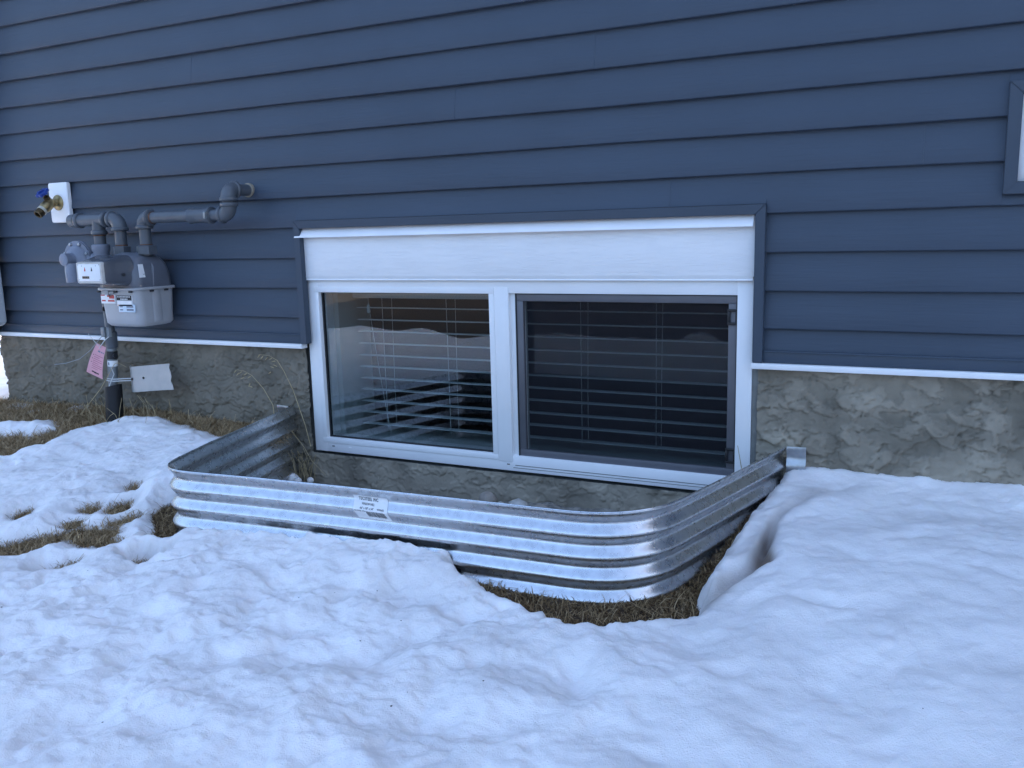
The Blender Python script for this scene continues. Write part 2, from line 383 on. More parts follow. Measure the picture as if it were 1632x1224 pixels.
BARE = {   # where the snow has melted off: (polygon on the ground, edge softness)
 'wall_strip': [(-3.62, -.25), (-3.40, -.255), (-3.27, -.21), (-3.206, -.172), (-3.137, -.138), (-3.06, -.175), (-2.932, -.257), (-2.888, -.203), (-2.861, -.129), (-2.80, -.085), (-2.74, -.06), (-2.631, -.045), (-2.541, -.07), (-2.484, -.07), (-2.401, -.10), (-2.316, -.112), (-2.22, -.12), (-2.03, -.20), (-2.0, .1), (-3.7, .1), (-3.7, -.2)],
 'left_patch': [(-3.40, -.35), (-3.128, -.345), (-3.122, -.313), (-3.029, -.344), (-3.016, -.277), (-2.991, -.239), (-2.965, -.221), (-2.916, -.296), (-2.912, -.377), (-2.944, -.415), (-2.948, -.464), (-2.966, -.488), (-3.2, -.47)],
 'long_patch': [(-2.30, -1.0), (-2.233, -.957), (-2.203, -.915), (-2.156, -.879), (-2.127, -.883), (-2.112, -.906), (-2.126, -.937), (-2.14, -.989), (-2.168, -1.002), (-2.24, -1.03)],
 'mid_patch': [(-2.129, -.867), (-2.113, -.833), (-2.055, -.818), (-2.009, -.811), (-1.984, -.832), (-1.986, -.85), (-1.918, -.858), (-1.926, -.876), (-1.963, -.881), (-2.024, -.898), (-2.077, -.886)],
 'p5': [(-2.046, -.781), (-2.039, -.747), (-2.01, -.726), (-2.005, -.75), (-2.017, -.779)],
 'p6': [(-2.144, -.717), (-2.15, -.678), (-2.126, -.658), (-2.093, -.69), (-2.109, -.721)],
 'p7': [(-2.217, -.738), (-2.218, -.711), (-2.19, -.717), (-2.178, -.743)],
 'p8': [(-1.794, -.935), (-1.785, -.913), (-1.755, -.909), (-1.728, -.912), (-1.718, -.894), (-1.704, -.919), (-1.73, -.939), (-1.767, -.947)],
 'corner_hole': [(-1.975, -.70), (-1.985, -.63), (-1.96, -.60), (-1.90, -.60), (-1.75, -.72), (-1.78, -.84), (-1.835, -.83), (-1.905, -.755)],
 'p10': [(-2.225, -.568), (-2.229, -.546), (-2.191, -.566), (-2.179, -.593)],
 'p11': [(-2.395, -.831), (-2.389, -.792), (-2.361, -.831)],
 'p12': [(-2.187, -.818), (-2.163, -.8), (-2.141, -.824), (-2.153, -.839)],
 'p13': [(-1.99, -1.038), (-1.97, -1.015), (-1.95, -.98), (-1.937, -.996), (-1.96, -1.039)],
 'moat': [(-.975, -.70), (-.95, -.768), (-.915, -.782), (-.87, -.79), (-.83, -.815), (-.77, -.832), (-.701, -.834), (-.66, -.856), (-.608, -.868), (-.579, -.850), (-.532, -.806), (-.475, -.768), (-.43, -.73), (-.425, -.66), (-.442, -.60), (-.428, -.42), (-.402, -.2), (-.374, -.05), (-.374, .02), (-.6, 0), (-.9, -.5)],
}
def snow_fields(x, y):
    """height of the snow surface over the ground (negative: bare) and how dirty it is"""
    rightness = sstep(-.75, -.25, x)
    leftness = sstep(-1.75, -1.95, x) * sstep(-1.25, -1.0, y)
    t = .045 + .035 * sstep(-.9, -1.5, y) + .012 * perlin(x * 2.3, y * 2.3)
    t = t * (1 - .50 * leftness)
    # lumps
    wx = x + .05 * perlin(x * 6, y * 6 + 3); wy = y + .05 * perlin(x * 6 + 9, y * 6)
    lump = .020 * perlin(wx * 4.2, wy * 4.2) + .014 * perlin(wx * 9, wy * 9) + .0090 * perlin(wx * 19 + 5, wy * 19) + .0046 * perlin(x * 38, y * 38 + 2) + .0030 * perlin(x * 80, y * 80) + .0022 * perlin(x * 170, y * 170) + .0015 * perlin(x * 330, y * 330)
    lump = lump + .0035 * sstep(.15, .5, perlin(x * 3.3 + 60, y * 3.3)) * (perlin(x * 60, y * 60) + .6 * perlin(x * 120, y * 120))
    ridg = (.5 - np.abs(perlin(wx * 7 + 3, wy * 7))) * .012 + (.5 - np.abs(perlin(wx * 15 + 3, wy * 15))) * .002
    pn = perlin(wx * 12 + 7, wy * 12 + 31); pit = .013 * sstep(.18, .55, pn) + .009 * sstep(.15, .5, perlin(wx * 24 + 3, wy * 24 + 11)) * sstep(-.2, .3, perlin(x * 4 + 2, y * 4))
    lump = lump - pit
    rough = (1 - .62 * rightness) * (1 - .35 * leftness)
    t = t + (lump + ridg) * rough * 1.1
    # bank along the right side of the well
    t = t + rightness * (-.030 * sstep(-.55, .0, y) + .012 * sstep(-1.3, -.9, y))
    # banked against the left of the well
    t = t + .050 * np.exp(-((x + 2.02) / .12) ** 2 - ((y + .46) / .20) ** 2)
    t = t + .012 * np.exp(-((x + 1.15) / .35) ** 2 - ((y + .86) / .10) ** 2)
    # hollows trodden or melted into it
    for hx, hy, hr, hd in ((-1.0, -.905, .07, .035), (-.83, -.94, .035, .022), (-1.66, -1.12, .03, .018), (-1.6, -1.08, .03, .016), (-.62, -1.03, .09, .020), (-.53, -1.08, .06, .018),
                           (-.93, -1.15, .07, .016), (-1.15, -1.10, .05, .014), (-.75, -1.28, .09, .02), (-.36, -1.2, .08, .014), (-1.35, -1.28, .07, .015), (-.2, -.95, .09, .008)):
        t = t - hd * np.exp(-(((x - hx) / hr) ** 2 + ((y - hy) / (hr * .8)) ** 2))
    # drip channel in the right bank
    ch = np.full(np.shape(x), 9.0)
    C = [(-.425, -.715), (-.375, -.615), (-.335, -.53), (-.330, -.44), (-.335, -.33), (-.315, -.25), (-.27, -.15)]
    D = [.016, .024, .045, .032, .022, .014, .004]; Wd = [.026, .017, .018, .011, .010, .012, .026]
    dig = np.zeros(np.shape(x))
    for i in range(len(C) - 1):
        ax, ay = C[i]; bx, by = C[i + 1]; dx, dy = bx - ax, by - ay
        s = np.clip(((x - ax) * dx + (y - ay) * dy) / (dx * dx + dy * dy), 0, 1); d = np.hypot(x - ax - s * dx, y - ay - s * dy)
        dep = D[i] + (D[i + 1] - D[i]) * s; wd = Wd[i] + (Wd[i + 1] - Wd[i]) * s
        dig = np.maximum(dig, dep * np.exp(-(d / wd) ** 2)); ch = np.minimum(ch, d / wd)
    t = t - dig * .9 - .035 * np.exp(-((x + .312) / .016) ** 2 - ((y + .505) / .022) ** 2) - .02 * np.exp(-((x + .333) / .010) ** 2 - ((y + .40) / .05) ** 2)
    stain = np.clip(sstep(2.4, .3, ch) * .34 + .85 * np.exp(-((x + .318) / .018) ** 2 - ((y + .50) / .024) ** 2) + .50 * np.exp(-((x + .338) / .028) ** 2 - ((y + .43) / .10) ** 2) + .25 * np.exp(-((x + .39) / .03) ** 2 - ((y + .64) / .06) ** 2), 0, .95)
    # melted patches
    dm = np.full(np.shape(x), 9.0)
    for k, P in BARE.items():
        xs = [p[0] for p in P]; ys = [p[1] for p in P]
        s = (x > min(xs) - .15) & (x < max(xs) + .15) & (y > min(ys) - .15) & (y < max(ys) + .15)
        if not s.any(): continue
        d = np.full(np.shape(x), 9.0); d[s] = sdist(x[s], y[s], P); dm = np.minimum(dm, d)
    wob = .010 * perlin(x * 22, y * 22) + .007 * perlin(x * 55, y * 55) + .004 * perlin(x * 120, y * 120)
    dm = dm + wob - .003 * leftness
    # small snow left lying in the strip
    for sx, sy, sr in ((-3.14, -.02, .085), (-3.50, -.03, .09), (-3.35, -.08, .05)):
        dm = np.maximum(dm, .011 - np.hypot(x - sx, (y - sy) * 1.7) * .011 / sr * 1.2 + wob * .5)
    f = sstep(-.004, .036 + .038 * leftness, dm)
    t = t * f - .05 * (1 - sstep(-.012, .004, dm))
    stain = np.maximum(stain, .22 * (1 - sstep(.004, .05, dm)) * sstep(-.005, .004, dm))
    stain = stain + .10 * sstep(.1, .5, perlin(x * 5, y * 5 + 40)) * (x < -1.9) * (y > -.75)
    # far edge: the snow gives out into a dead lawn
    bank = np.exp(-((y + 4.2) / .55) ** 2); t = t + bank * (.05 + .07 * perlin(x * 1.1 + 4, y * 1.1) + .05 * perlin(x * 3.1, y * 3.1))
    far = sstep(-4.3, -5.0, y + .6 * perlin(x * .9, y * .9) + .4 * perlin(x * 3, y * 3))
    t = t * (1 - far) - .06 * far
    return t, stain
def axis(a, b, step, lo, hi, grow=1.22):
    m = list(np.arange(a, b + 1e-9, step)); s = step; v = a; L = []
    while v > lo: s *= grow; v -= s; L.append(v)
    s = step; v = b; U = []
    while v < hi: s *= grow; v += s; U.append(v)
    return np.array(L[::-1] + m + U)
def centers(A): return (A[:-1, :-1] + A[1:, 1:]) / 2
def not_built(cx, cy, m=.0):
    house = (cx > HX0 + .03) & (cy > .03) & (cx < 7.4) & (cy < 8.6)
    return ~house
# snow
gx = axis(-3.75, .62, .0052, -60, 60); gy = axis(-1.62, .02, .0052, -60, 40)
X, Y = np.meshgrid(gx, gy); T, ST = snow_fields(X, Y); Z = zg(X, Y) + T
cx, cy = centers(X), centers(Y)
keep = not_built(cx, cy) & ~in_poly(cx, cy, WELLPOLY) & (np.maximum.reduce([T[:-1, :-1], T[1:, 1:], T[1:, :-1], T[:-1, 1:]]) > -.044)
snow = link('snow', grid_mesh('snow', X, Y, Z, keep, {'stain': ST}), M['snow']); tag(snow, kind='structure')
# earth under it
gx = axis(-3.8, .7, .02, -400, 400, 1.3); gy = axis(-1.7, .03, .02, -400, 400, 1.3)
X, Y = np.meshgrid(gx, gy); Z = zg(X, Y) - dent(X, Y) - .004
cx, cy = centers(X), centers(Y)
keep = not_built(cx, cy) & ~in_poly(cx, cy, [(p[0], p[1]) for p in WELLPOLY])
ground = link('ground', grid_mesh('ground', X, Y, Z, keep), M['soil']); tag(ground, kind='structure')

# ================================================================= THE HOUSE
house = thing('house', (HX0, 0, 0), 'house side wall of dark blue horizontal siding above a grey parged foundation', 'house')
E_ = .1016; EAVE = 4.9; HX1 = 7.3; HY1 = 8.5
OPEN = [(-1.981, -.426, -1, .431), (.112, .83, .432, .684)]        # what the window trims cover
def plank(k, x0, x1, z0, z1, cutlo, cuthi, lap=0.0):
    bm = B()
    zb = k * E_; H = E_ + .012
    prof = [(.0205, zb + .012), (.0200, zb + .0005), (.0022, zb), (.0005, zb + .0010), (0, zb + .0032), (.0065, zb + E_ * .45), (.0150, zb + E_ - .004), (.0165, zb + H)]
    if cutlo or cuthi:
        q = []
        for y, z in prof: q.append((y, min(max(z, z0), z1)))
        prof = q
    n = max(1, int((x1 - x0) / .22)); rows = []
    for i in range(n + 1):
        x = x0 + (x1 - x0) * i / n
        wv = .0011 * math.sin(x * 2.1 + k * 1.7) + .0008 * math.sin(x * 5.3 + k * 3.1) if 0 < k < 18 else 0
        rows.append([bm.verts.new((x, y + wv - lap, z + (wv * .8 if not (cutlo or cuthi) else 0))) for y, z in prof])
    for a, b in zip(rows, rows[1:]):
        for j in range(len(prof) - 1):
            bm.faces.new((a[j], b[j], b[j + 1], a[j + 1]))
    for r_ in (rows[0], rows[-1]):
        try: bm.faces.new(r_)
        except Exception: pass
    bmesh.ops.remove_doubles(bm, verts=bm.verts[:], dist=1e-5)
    obj('siding_plank', bm, M['siding'], house, ang=50)
rp = random.Random(3)
for k in range(0, int(EAVE / E_)):
    z0, z1 = k * E_, (k + 1) * E_
    cuts = [HX0 + .05, HX1 - .05]
    j = {1: [-.05 + 3.6], 4: [.215 - .9], 5: [-.06], 6: [-.06 + 3.6], 7: [-1.35], 8: [2.0, -.9], 9: [-2.4], 11: [-1.3, 2.2]}.get(k, [HX0 + 1.2 + rp.random() * 2.2, HX0 + 4.9 + rp.random() * 2.2])
    segs = []; xs = sorted([cuts[0]] + [q for q in j if cuts[0] < q < cuts[1]] + [cuts[1]])
    segs = [(a + .0001, b - .0001, z0, z1 + .012, False, False) for a, b in zip(xs, xs[1:])]; laps = xs
    for ox0, ox1, oz0, oz1 in OPEN:
        new = []
        for a, b, c, d, cl, ch in segs:
            if b <= ox0 or a >= ox1 or z1 <= oz0 or z0 >= oz1: new.append((a, b, c, d, cl, ch)); continue
            if a < ox0: new.append((a, ox0, c, d, cl, ch))
            if b > ox1: new.append((ox1, b, c, d, cl, ch))
            m0, m1 = max(a, ox0), min(b, ox1)
            if z0 < oz0: new.append((m0, m1, c, oz0, cl, True))
            if z1 > oz1: new.append((m0, m1, oz1, d, True, ch))
        segs = new
    for a, b, c, d, cl, ch in segs:
        if b - a > .01: plank(k, a, b, c, d, cl, ch, .0005 * (sum(q < a + .01 for q in laps) % 2))
# wall core with the window openings left free
WX0, WX1, WZ0, WZ1 = -1.985, -.445, -.385, .405     # rough opening of the basement window
bm = B()
yb0, yb1 = .0212, .285
for a in ((HX0, WX0, yb0, yb1, -.0, EAVE), (WX1, .13, yb0, yb1, 0, EAVE), (WX0, WX1, yb0, yb1, WZ1, EAVE), (.13, .81, yb0, yb1, 0, .45), (.13, .81, yb0, yb1, .665, EAVE), (.81, HX1, yb0, yb1, 0, EAVE)):
    box(bm, *a)
obj('wall_sheathing', bm, M['sheath'], house, sm=False)
bm = B()
for a in ((HX0, HX0 + .25, yb1, HY1, 0, EAVE), (HX1 - .25, HX1, yb1, HY1, 0, EAVE), (HX0 + .25, HX1 - .25, HY1 - .25, HY1, 0, EAVE), (HX0 + .25, HX1 - .25, yb1, HY1 - .25, .62 + .3, .72 + .3)):
    box(bm, *a)
obj('wall', bm, M['siding'], house, sm=False)
bm = B()
for a in ((HX0 + .01, WX0 - .004, .038, .285, -1.9, -.0), (WX1 + .012, HX1, .038, .285, -1.9, 0), (WX0 - .004, WX1 + .012, .038, .285, -1.9, WZ0), (HX0 + .01, HX0 + .26, .285, HY1, -1.9, 0), (HX1 - .26, HX1 - .01, .285, HY1, -1.9, 0), (HX0 + .26, HX1 - .26, HY1 - .26, HY1 - .01, -1.9, 0)):
    box(bm, *a)
obj('concrete_wall', bm, M['caulk'], house, sm=False)
# room behind the window
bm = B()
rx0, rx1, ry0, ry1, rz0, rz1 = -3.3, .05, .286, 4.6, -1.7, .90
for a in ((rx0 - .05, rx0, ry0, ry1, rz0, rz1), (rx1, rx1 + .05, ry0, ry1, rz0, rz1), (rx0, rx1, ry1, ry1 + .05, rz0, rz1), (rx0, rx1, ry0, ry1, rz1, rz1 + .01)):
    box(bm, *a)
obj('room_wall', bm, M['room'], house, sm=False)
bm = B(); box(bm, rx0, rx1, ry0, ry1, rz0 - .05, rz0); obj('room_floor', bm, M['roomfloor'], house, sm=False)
# parged foundation face
def parge_field(x, z):
    wx = x + .02 * perlin(x * 14, z * 14); wz = z + .02 * perlin(x * 14 + 7, z * 14 + 3)
    n1 = fbm(wx * 7.5, wz * 10, 4, .55); n2 = fbm(wx * 12 + 31, wz * 17 + 5, 4, .55); n3 = fbm(wx * 5 + 71, wz * 8 + 15, 3)
    f1 = sstep(-.010, .010, n1 - .02); f2 = sstep(-.010, .010, n2 - .16); f3 = sstep(-.008, .008, n3 - .10)
    left = 1 - sstep(-2.3, -1.0, x)
    h = .0055 * f1 * (.4 + .6 * sstep(-.2, .3, perlin(x * 6 + 3, z * 6))) + .0050 * f2 + .0050 * f3 + .0028 * perlin(x * 30, z * 22) + .0016 * perlin(x * 75, z * 60) + .005 * perlin(x * 4, z * 4)
    # scored cracks and trowel drags
    c = np.abs(fbm(wx * 4 + 11, wz * 11 + 2, 4)); h = h - .006 * (1 - sstep(.0, .035, c)) * sstep(.05, .25, perlin(x * 5, z * 5 + 8))
    c2 = np.abs(fbm(wx * 9 + 51, wz * 15 + 22, 3)); h = h - .007 * (1 - sstep(.0, .045, c2)) * sstep(.05 - .15 * left, .25 - .1 * left, perlin(x * 8 + 5, z * 8 + 18))
    h = h + .0022 * perlin(x * 9 + 3, z * 60 + 9) * sstep(-.1, .3, perlin(x * 4 + 9, z * 6)) - .003 * sstep(.30, .5, perlin(x * 60, z * 60 + 4)) + .0009 * perlin(x * 120, z * 120)
    lo = -.375
    under = (x > -1.99) & (x < -.44) & (z < lo)
    h = np.where(under, h * .55, h)
    flake_and_light = np.clip(.26 * f1 + .20 * f2 + .18 * f3 + .55 * sstep(-.35, .35, fbm(wx * 3.1 + 5, wz * 5, 4)) + .18 * perlin(x * 40, z * 40), 0, 1)
    pale = .30 + .85 * sstep(-.8, -.2, x) - .12 * left
    flake_and_light = np.where(under, np.clip(flake_and_light + .35, 0, 1), flake_and_light)  # light painted in: paler below the window, against the shade in the well
    return h, flake_and_light, np.where(under, 1.0 + 0 * pale, pale)
pgx = np.arange(HX0, 1.4, .0034); pgz = np.arange(-.62, .0001, .0034)
X, Z = np.meshgrid(pgx, pgz); Hh, FL, PA = parge_field(X, Z)
Yp = .017 - Hh * 1.0; cx, cz = centers(X), centers(Z)
keep = ~((cx > WX0 + .004) & (cx < WX1 + .004) & (cz > -.378))
me = grid_mesh('foundation_wall', X, Yp, Z, keep, {'flake_and_light': FL, 'pale': PA}); link('foundation_wall', me, M['parge'], house)
bm = B(); box(bm, 1.39, HX1 - .005, .012, .037, -.62, 0); obj('foundation_wall', bm, M['caulk'], house, sm=False)
# caulked edge beside the window
bm = B(); box(bm, -.4568, -.4375, .020, .06, -.376, -.004, .003); obj('caulk_joint', bm, M['caulk'], house)
# lower trim band, white drip flashing, corner post, window trims
for a, b in ((HX0 + .05, -1.981), (-.426, HX1 - .05)):
    bm = B(); box(bm, a, b, -.0045, .012, .0125, .0455, .0012); box(bm, a, b, -.0075, -.0040, .0405, .0455, .001); obj('bottom_trim', bm, M['trim'], house)
for a, b in ((HX0 + .0, -1.9755), (-.4535, HX1)):
    bm = B(); box(bm, a, b, -.018, .013, -.004, .0115, .0015); obj('drip_flashing', bm, M['flash'], house)
bm = B(); box(bm, HX0 - .012, HX0 + .052, -.013, .06, .012, EAVE, .003); obj('corner_trim', bm, M['trim'], house)
def trim_set(x0, x1, z0, z1, wdt, bottom, y0=-.014, y1=.013, botw=None):
    def prism(P):
        bm = B(); a = [bm.verts.new((x, y0, z)) for x, z in P]; b = [bm.verts.new((x, y1, z)) for x, z in P]
        bm.faces.new(a); bm.faces.new(b[::-1])
        for i in range(len(P)): bm.faces.new((a[i], b[i], b[(i + 1) % len(P)], a[(i + 1) % len(P)]))
        bmesh.ops.recalc_face_normals(bm, faces=bm.faces[:])
        bmesh.ops.bevel(bm, geom=bm.edges[:], offset=.0013, segments=2, affect='EDGES'); return bm
    w_ = wdt; g = .0004
    obj('window_trim', prism([(x0, z1), (x1, z1), (x1 - w_, z1 - w_), (x0 + w_, z1 - w_)]), M['trim'], house)
    if bottom: obj('window_trim', prism([(x0, z0), (x0 + w_, z0 + w_), (x1 - w_, z0 + w_), (x1, z0)]), M['trim'], house)
    lo0, lo1 = (z0, z0 + w_) if bottom else (z0, z0)
    obj('window_trim', prism([(x0, lo0), (x0, z1 - g), (x0 + w_, z1 - w_ - g), (x0 + w_, lo1)]), M['trim'], house)
    obj('window_trim', prism([(x1, lo0), (x1 - w_, lo1), (x1 - w_, z1 - w_ - g), (x1, z1 - g)]), M['trim'], house)
trim_set(-1.982, -.425, .0125, .430, .0265, False)
trim_set(.112, .83, .432, .684, .028, True)
# white board and flashings over the window
bm = B(); box(bm, -1.9745, -.4545, .006, .0205, .2405, .400, .0015); obj('header_board', bm, M['board'], house)
def angle_flash(x0, x1, zt, zb, yo, name):
    bm = B(); P = [(.004, zt), (yo + .002, zb + .004), (yo, zb), (yo + .0015, zb), (yo + .0045, zb + .003), (.0055, zt - .002)]
    a = [bm.verts.new((x0, y, z)) for y, z in P]; b = [bm.verts.new((x1, y, z)) for y, z in P]
    for i in range(len(P)): bm.faces.new((a[i], b[i], b[(i + 1) % len(P)], a[(i + 1) % len(P)]))
    bm.faces.new(a); bm.faces.new(b[::-1]); obj(name, bm, M['flash'], house, sm=False)
angle_flash(-1.978, -.4565, .4035, .3735, -.017, 'head_flashing')
angle_flash(-1.977, -.4575, .2440, .2305, .006, 'head_flashing')
# ---- the basement window: frame with sub-parts
FX0, FX1, FZ0, FZ1, FY = -1.9735, -.4575, -.3715, .2330, .020
bm = B()
fw_ = .054
box(bm, FX0, FX0 + fw_, FY, .10, FZ0, FZ1, .002); box(bm, FX1 - .043, FX1, FY, .10, FZ0, FZ1, .002)
box(bm, FX0 + fw_ - .001, FX1 - .042, FY + .0003, .10, FZ1 - .043, FZ1 - .0003, .0015); box(bm, FX0 + fw_ - .001, FX1 - .042, FY + .0003, .10, FZ0 + .0003, FZ0 + .050, .002)
win = obj('basement_window', bm, M['white'], house)
win['label'] = 'wide white two-light slider window set into the foundation'
bm = B(); box(bm, -1.2435, -1.1935, FY - .002, .095, -.342, .2085, .002); obj('mullion', bm, M['white'], win)
# glazing bead of the fixed light (raised slightly), and the white track round the sash
def ring(name, x0, x1, z0, z1, t, y0, y1, m, par, bev=.001):
    bm = B()
    box(bm, x0, x1, y0, y1, z1 - t, z1, bev); box(bm, x0, x1, y0, y1, z0, z0 + t, bev)
    box(bm, x0, x0 + t, y0 + .0002, y1, z0 + t, z1 - t, bev); box(bm, x1 - t, x1, y0 + .0002, y1, z0 + t, z1 - t, bev)
    return obj(name, bm, m, par)
ring('glazing_bead', -1.936, -1.2435, -.3385, .2065, .018, FY - .0025, .050, M['white'], win)
ring('gasket_and_shade', -1.9185, -1.2455, -.3220, .1905, .005, .034, .046, M['gasket_and_shade'], win, 0)  # black ring paints the shade of the frame return at the glass edge
ring('sash_track', -1.1935, -.484, -.343, .208, .017, FY + .012, .07, M['white'], win)
ring('screen_gasket', -1.1765, -.501, -.326, .191, .0035, FY + .010, FY + .030, M['gasket_and_shade'], win, 0)
ring('screen_frame', -1.1730, -.5045, -.3225, .1875, .022, FY + .012, FY + .026, M['screenframe'], win, .0015)
bm = B(); box(bm, -1.152, -.525, FY + .0185, FY + .0190, -.302, .167); obj('insect_screen', bm, M['mesh'], win, sm=False)
ring('sash', -1.176, -.501, -.326, .191, .014, FY + .040, FY + .066, M['white'], win)
bm = B(); box(bm, -1.164, -.513, FY + .052, FY + .0525, -.314, .179); obj('pane', bm, M['sash_glass'], win, sm=False)
bm = B(); box(bm, -1.9165, -1.2475, .0395, .0400, -.3205, .189); obj('pane', bm, M['glass'], win, sm=False)
for zc in (.130, -.262):
    bm = B()
    x0, x1, t = -.5285, -.499, .0075
    box(bm, x0, x1, FY + .004, FY + .013, zc + .0150, zc + .0215, .001); box(bm, x0, x1, FY + .004, FY + .013, zc - .0215, zc - .0150, .001)
    box(bm, x0, x0 + t, FY + .004, FY + .013, zc - .0150, zc + .0150, .001); box(bm, x1 - .007, x1, FY + .004, FY + .013, zc - .0150, zc + .0150, .001)
    obj('screen_latch', bm, M['latch'], win)
for xa in (-1.83, -1.90, -1.214):
    bm = B(); box(bm, xa, xa + .010, FY - .0012, FY + .004, -.3515, -.3485, .0004); obj('weep_hole', bm, M['gasket_and_shade'] if xa > -1.3 or xa < -1.88 else M['white'], win)
for zg0, zg1, xa in ((-.3525, -.3505, -1.185), (-.3605, -.3590, -1.192)):
    bm = B(); box(bm, xa, FX1 - .045, FY - .0004, FY + .004, zg0, zg1); obj('track_groove', bm, M['caulk'], win, sm=False)
# white jamb lining towards the room
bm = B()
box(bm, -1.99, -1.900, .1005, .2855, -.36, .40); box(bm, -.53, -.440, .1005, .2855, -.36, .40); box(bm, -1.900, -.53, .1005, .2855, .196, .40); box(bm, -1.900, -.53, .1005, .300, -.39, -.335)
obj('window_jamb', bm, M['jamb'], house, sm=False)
# small window at the right edge
bm = B()
box(bm, .1405, .175, .010, .09, .4605, .6555, .002); box(bm, .767, .8015, .010, .09, .4605, .6555, .002); box(bm, .175, .767, .0103, .09, .4605, .495, .002); box(bm, .175, .767, .0103, .09, .621, .6555, .002)
sw = obj('small_window', bm, M['white'], house)
bm = B(); box(bm, .17, .772, .04, .0405, .49, .625); obj('pane', bm, M['glass'], sw, sm=False)
bm = B(); box(bm, .17, .772, .07, .08, .49, .625); obj('roller_shade', bm, M['white'], sw, sm=False)
# roof
bm = B()
y0, y1, ym, ze, zr = -.45, HY1 + .45, 4.2, EAVE - .05, 7.4
P = [(y0, ze), (ym, zr), (y1, ze), (y1, ze + .18), (ym, zr + .2), (y0, ze + .18)]
a = [bm.verts.new((HX0 - .4, y, z)) for y, z in P]; b = [bm.verts.new((HX1 + .4, y, z)) for y, z in P]
for i in range(6): bm.faces.new((a[i], b[i], b[(i + 1) % 6], a[(i + 1) % 6]))
bm.faces.new(a); bm.faces.new(b[::-1]); obj('roof', bm, M['roof'], house, sm=False)
bm = B()
for xx in (HX0 + .02, HX1 - .04):
    vs = [bm.verts.new((xx, y, z)) for y, z in ((.02, EAVE), (HY1, EAVE), (ym, zr - .03))]; ws = [bm.verts.new((xx + .02, y, z)) for y, z in ((.02, EAVE), (HY1, EAVE), (ym, zr - .03))]
    bm.faces.new(vs); bm.faces.new(ws[::-1])
    for i in range(3): bm.faces.new((vs[i], ws[i], ws[(i + 1) % 3], vs[(i + 1) % 3]))
obj('gable', bm, M['siding'], house, sm=False)
bm = B(); box(bm, HX0, HX1, -.45, .01, EAVE - .06, EAVE - .045); obj('soffit', bm, M['flash'], house, sm=False)

# ================================================================= WINDOW BLIND
blind = thing('window_blind', (-1.21, .2, .17), 'white horizontal slat blind hanging open inside the basement window', 'blind')
bm = B(); box(bm, -1.885, -.545, .165, .235, .158, .194, .002); obj('head_rail', bm, M['slat'], blind)
SL = [.123, .080, .038, -.005, -.048, -.089, -.131, -.172, -.215, -.256, -.2985]
ms = None
for i, z in enumerate(SL):
    if ms is None:
        bm = B(); pr = []
        for j in range(5):
            y = .175 + .050 * j / 4; c = .0022 * (1 - (2 * j / 4 - 1) ** 2) - .0050 * j / 4
            pr.append((y, c))
        xs_ = (-1.876, -.55)
        T1 = [[bm.verts.new((x, y, c + .0013)) for y, c in pr] for x in xs_]; T0 = [[bm.verts.new((x, y, c - .0013)) for y, c in pr] for x in xs_]
        for j in range(4):
            bm.faces.new((T1[0][j], T1[1][j], T1[1][j + 1], T1[0][j + 1])); bm.faces.new((T0[0][j], T0[0][j + 1], T0[1][j + 1], T0[1][j]))
        for j in (0, 4): bm.faces.new((T1[0][j], T0[0][j], T0[1][j], T1[1][j]))
        for q in (0, 1): bm.faces.new(T1[q] + T0[q][::-1])
        s0 = obj('slat', bm, M['slat'], blind); s0.location.z = z; ms = s0
    else:
        s = ms.copy(); COL.objects.link(s); s.parent = blind; s.location.z = z
for xc in (-1.765, -1.505, -1.018, -.773):
    for y in (.1725, .2275):
        bm = B(); tube(bm, [(xc + (.0 if y < .2 else .004), y, .16), (xc, y, -.15), (xc, y, -.31)], .0011, 6); obj('ladder_cord', bm, M['cord'], blind)
bm = B(); tube(bm, [(-1.825, .172, .16), (-1.79, .171, -.10), (-1.765, .171, -.26), (-1.752, .171, -.325)], .0010, 6)
pc = obj('pull_cord', bm, M['cord'], blind)
bm = B(); lathe(bm, (-1.822, .171, .135), (0, 0, -1), [(0, .003), (.004, .005), (.026, .0065), (.030, .004)], 10); obj('tassel', bm, M['slat'], pc)

# ================================================================= WINDOW WELL
PITCH, AMP, ZR = .0502, .0074, -.214
def cor(z):
    p = 2 * np.pi * (z - ZR + .002) / PITCH
    s = np.cos(p); tri = 2 / np.pi * np.arcsin(.985 * s)
    r = AMP * (.45 * s + .62 * tri)
    return r
def wsurf(s, z, off=0.0):
    x = np.interp(s, WS, WX); y = np.interp(s, WS, WY); nx = np.interp(s, WS, WNX); ny = np.interp(s, WS, WNY)
    r = cor(np.asarray(z, float)) - AMP + off
    return x + nx * r, y + ny * r
well = thing('window_well', (-1.21, -.4, -.4), 'galvanised corrugated steel window well round the basement window, sunk in the snow', 'window well')
zs = np.concatenate([[ZR], ZR - np.arange(1, 150) * .00275]); zs = zs[zs > -.63]
S2, Z2 = np.meshgrid(WS, zs)
xo, yo = wsurf(S2, Z2, 0); xi_, yi_ = wsurf(S2, Z2, -.0022)
XX = np.concatenate([xi_[::-1], xo], 0); YY = np.concatenate([yi_[::-1], yo], 0); ZZ = np.concatenate([Z2[::-1], Z2], 0)
link('corrugated_sheet', grid_mesh('corrugated_sheet', XX, YY, ZZ), M['galv'], well)
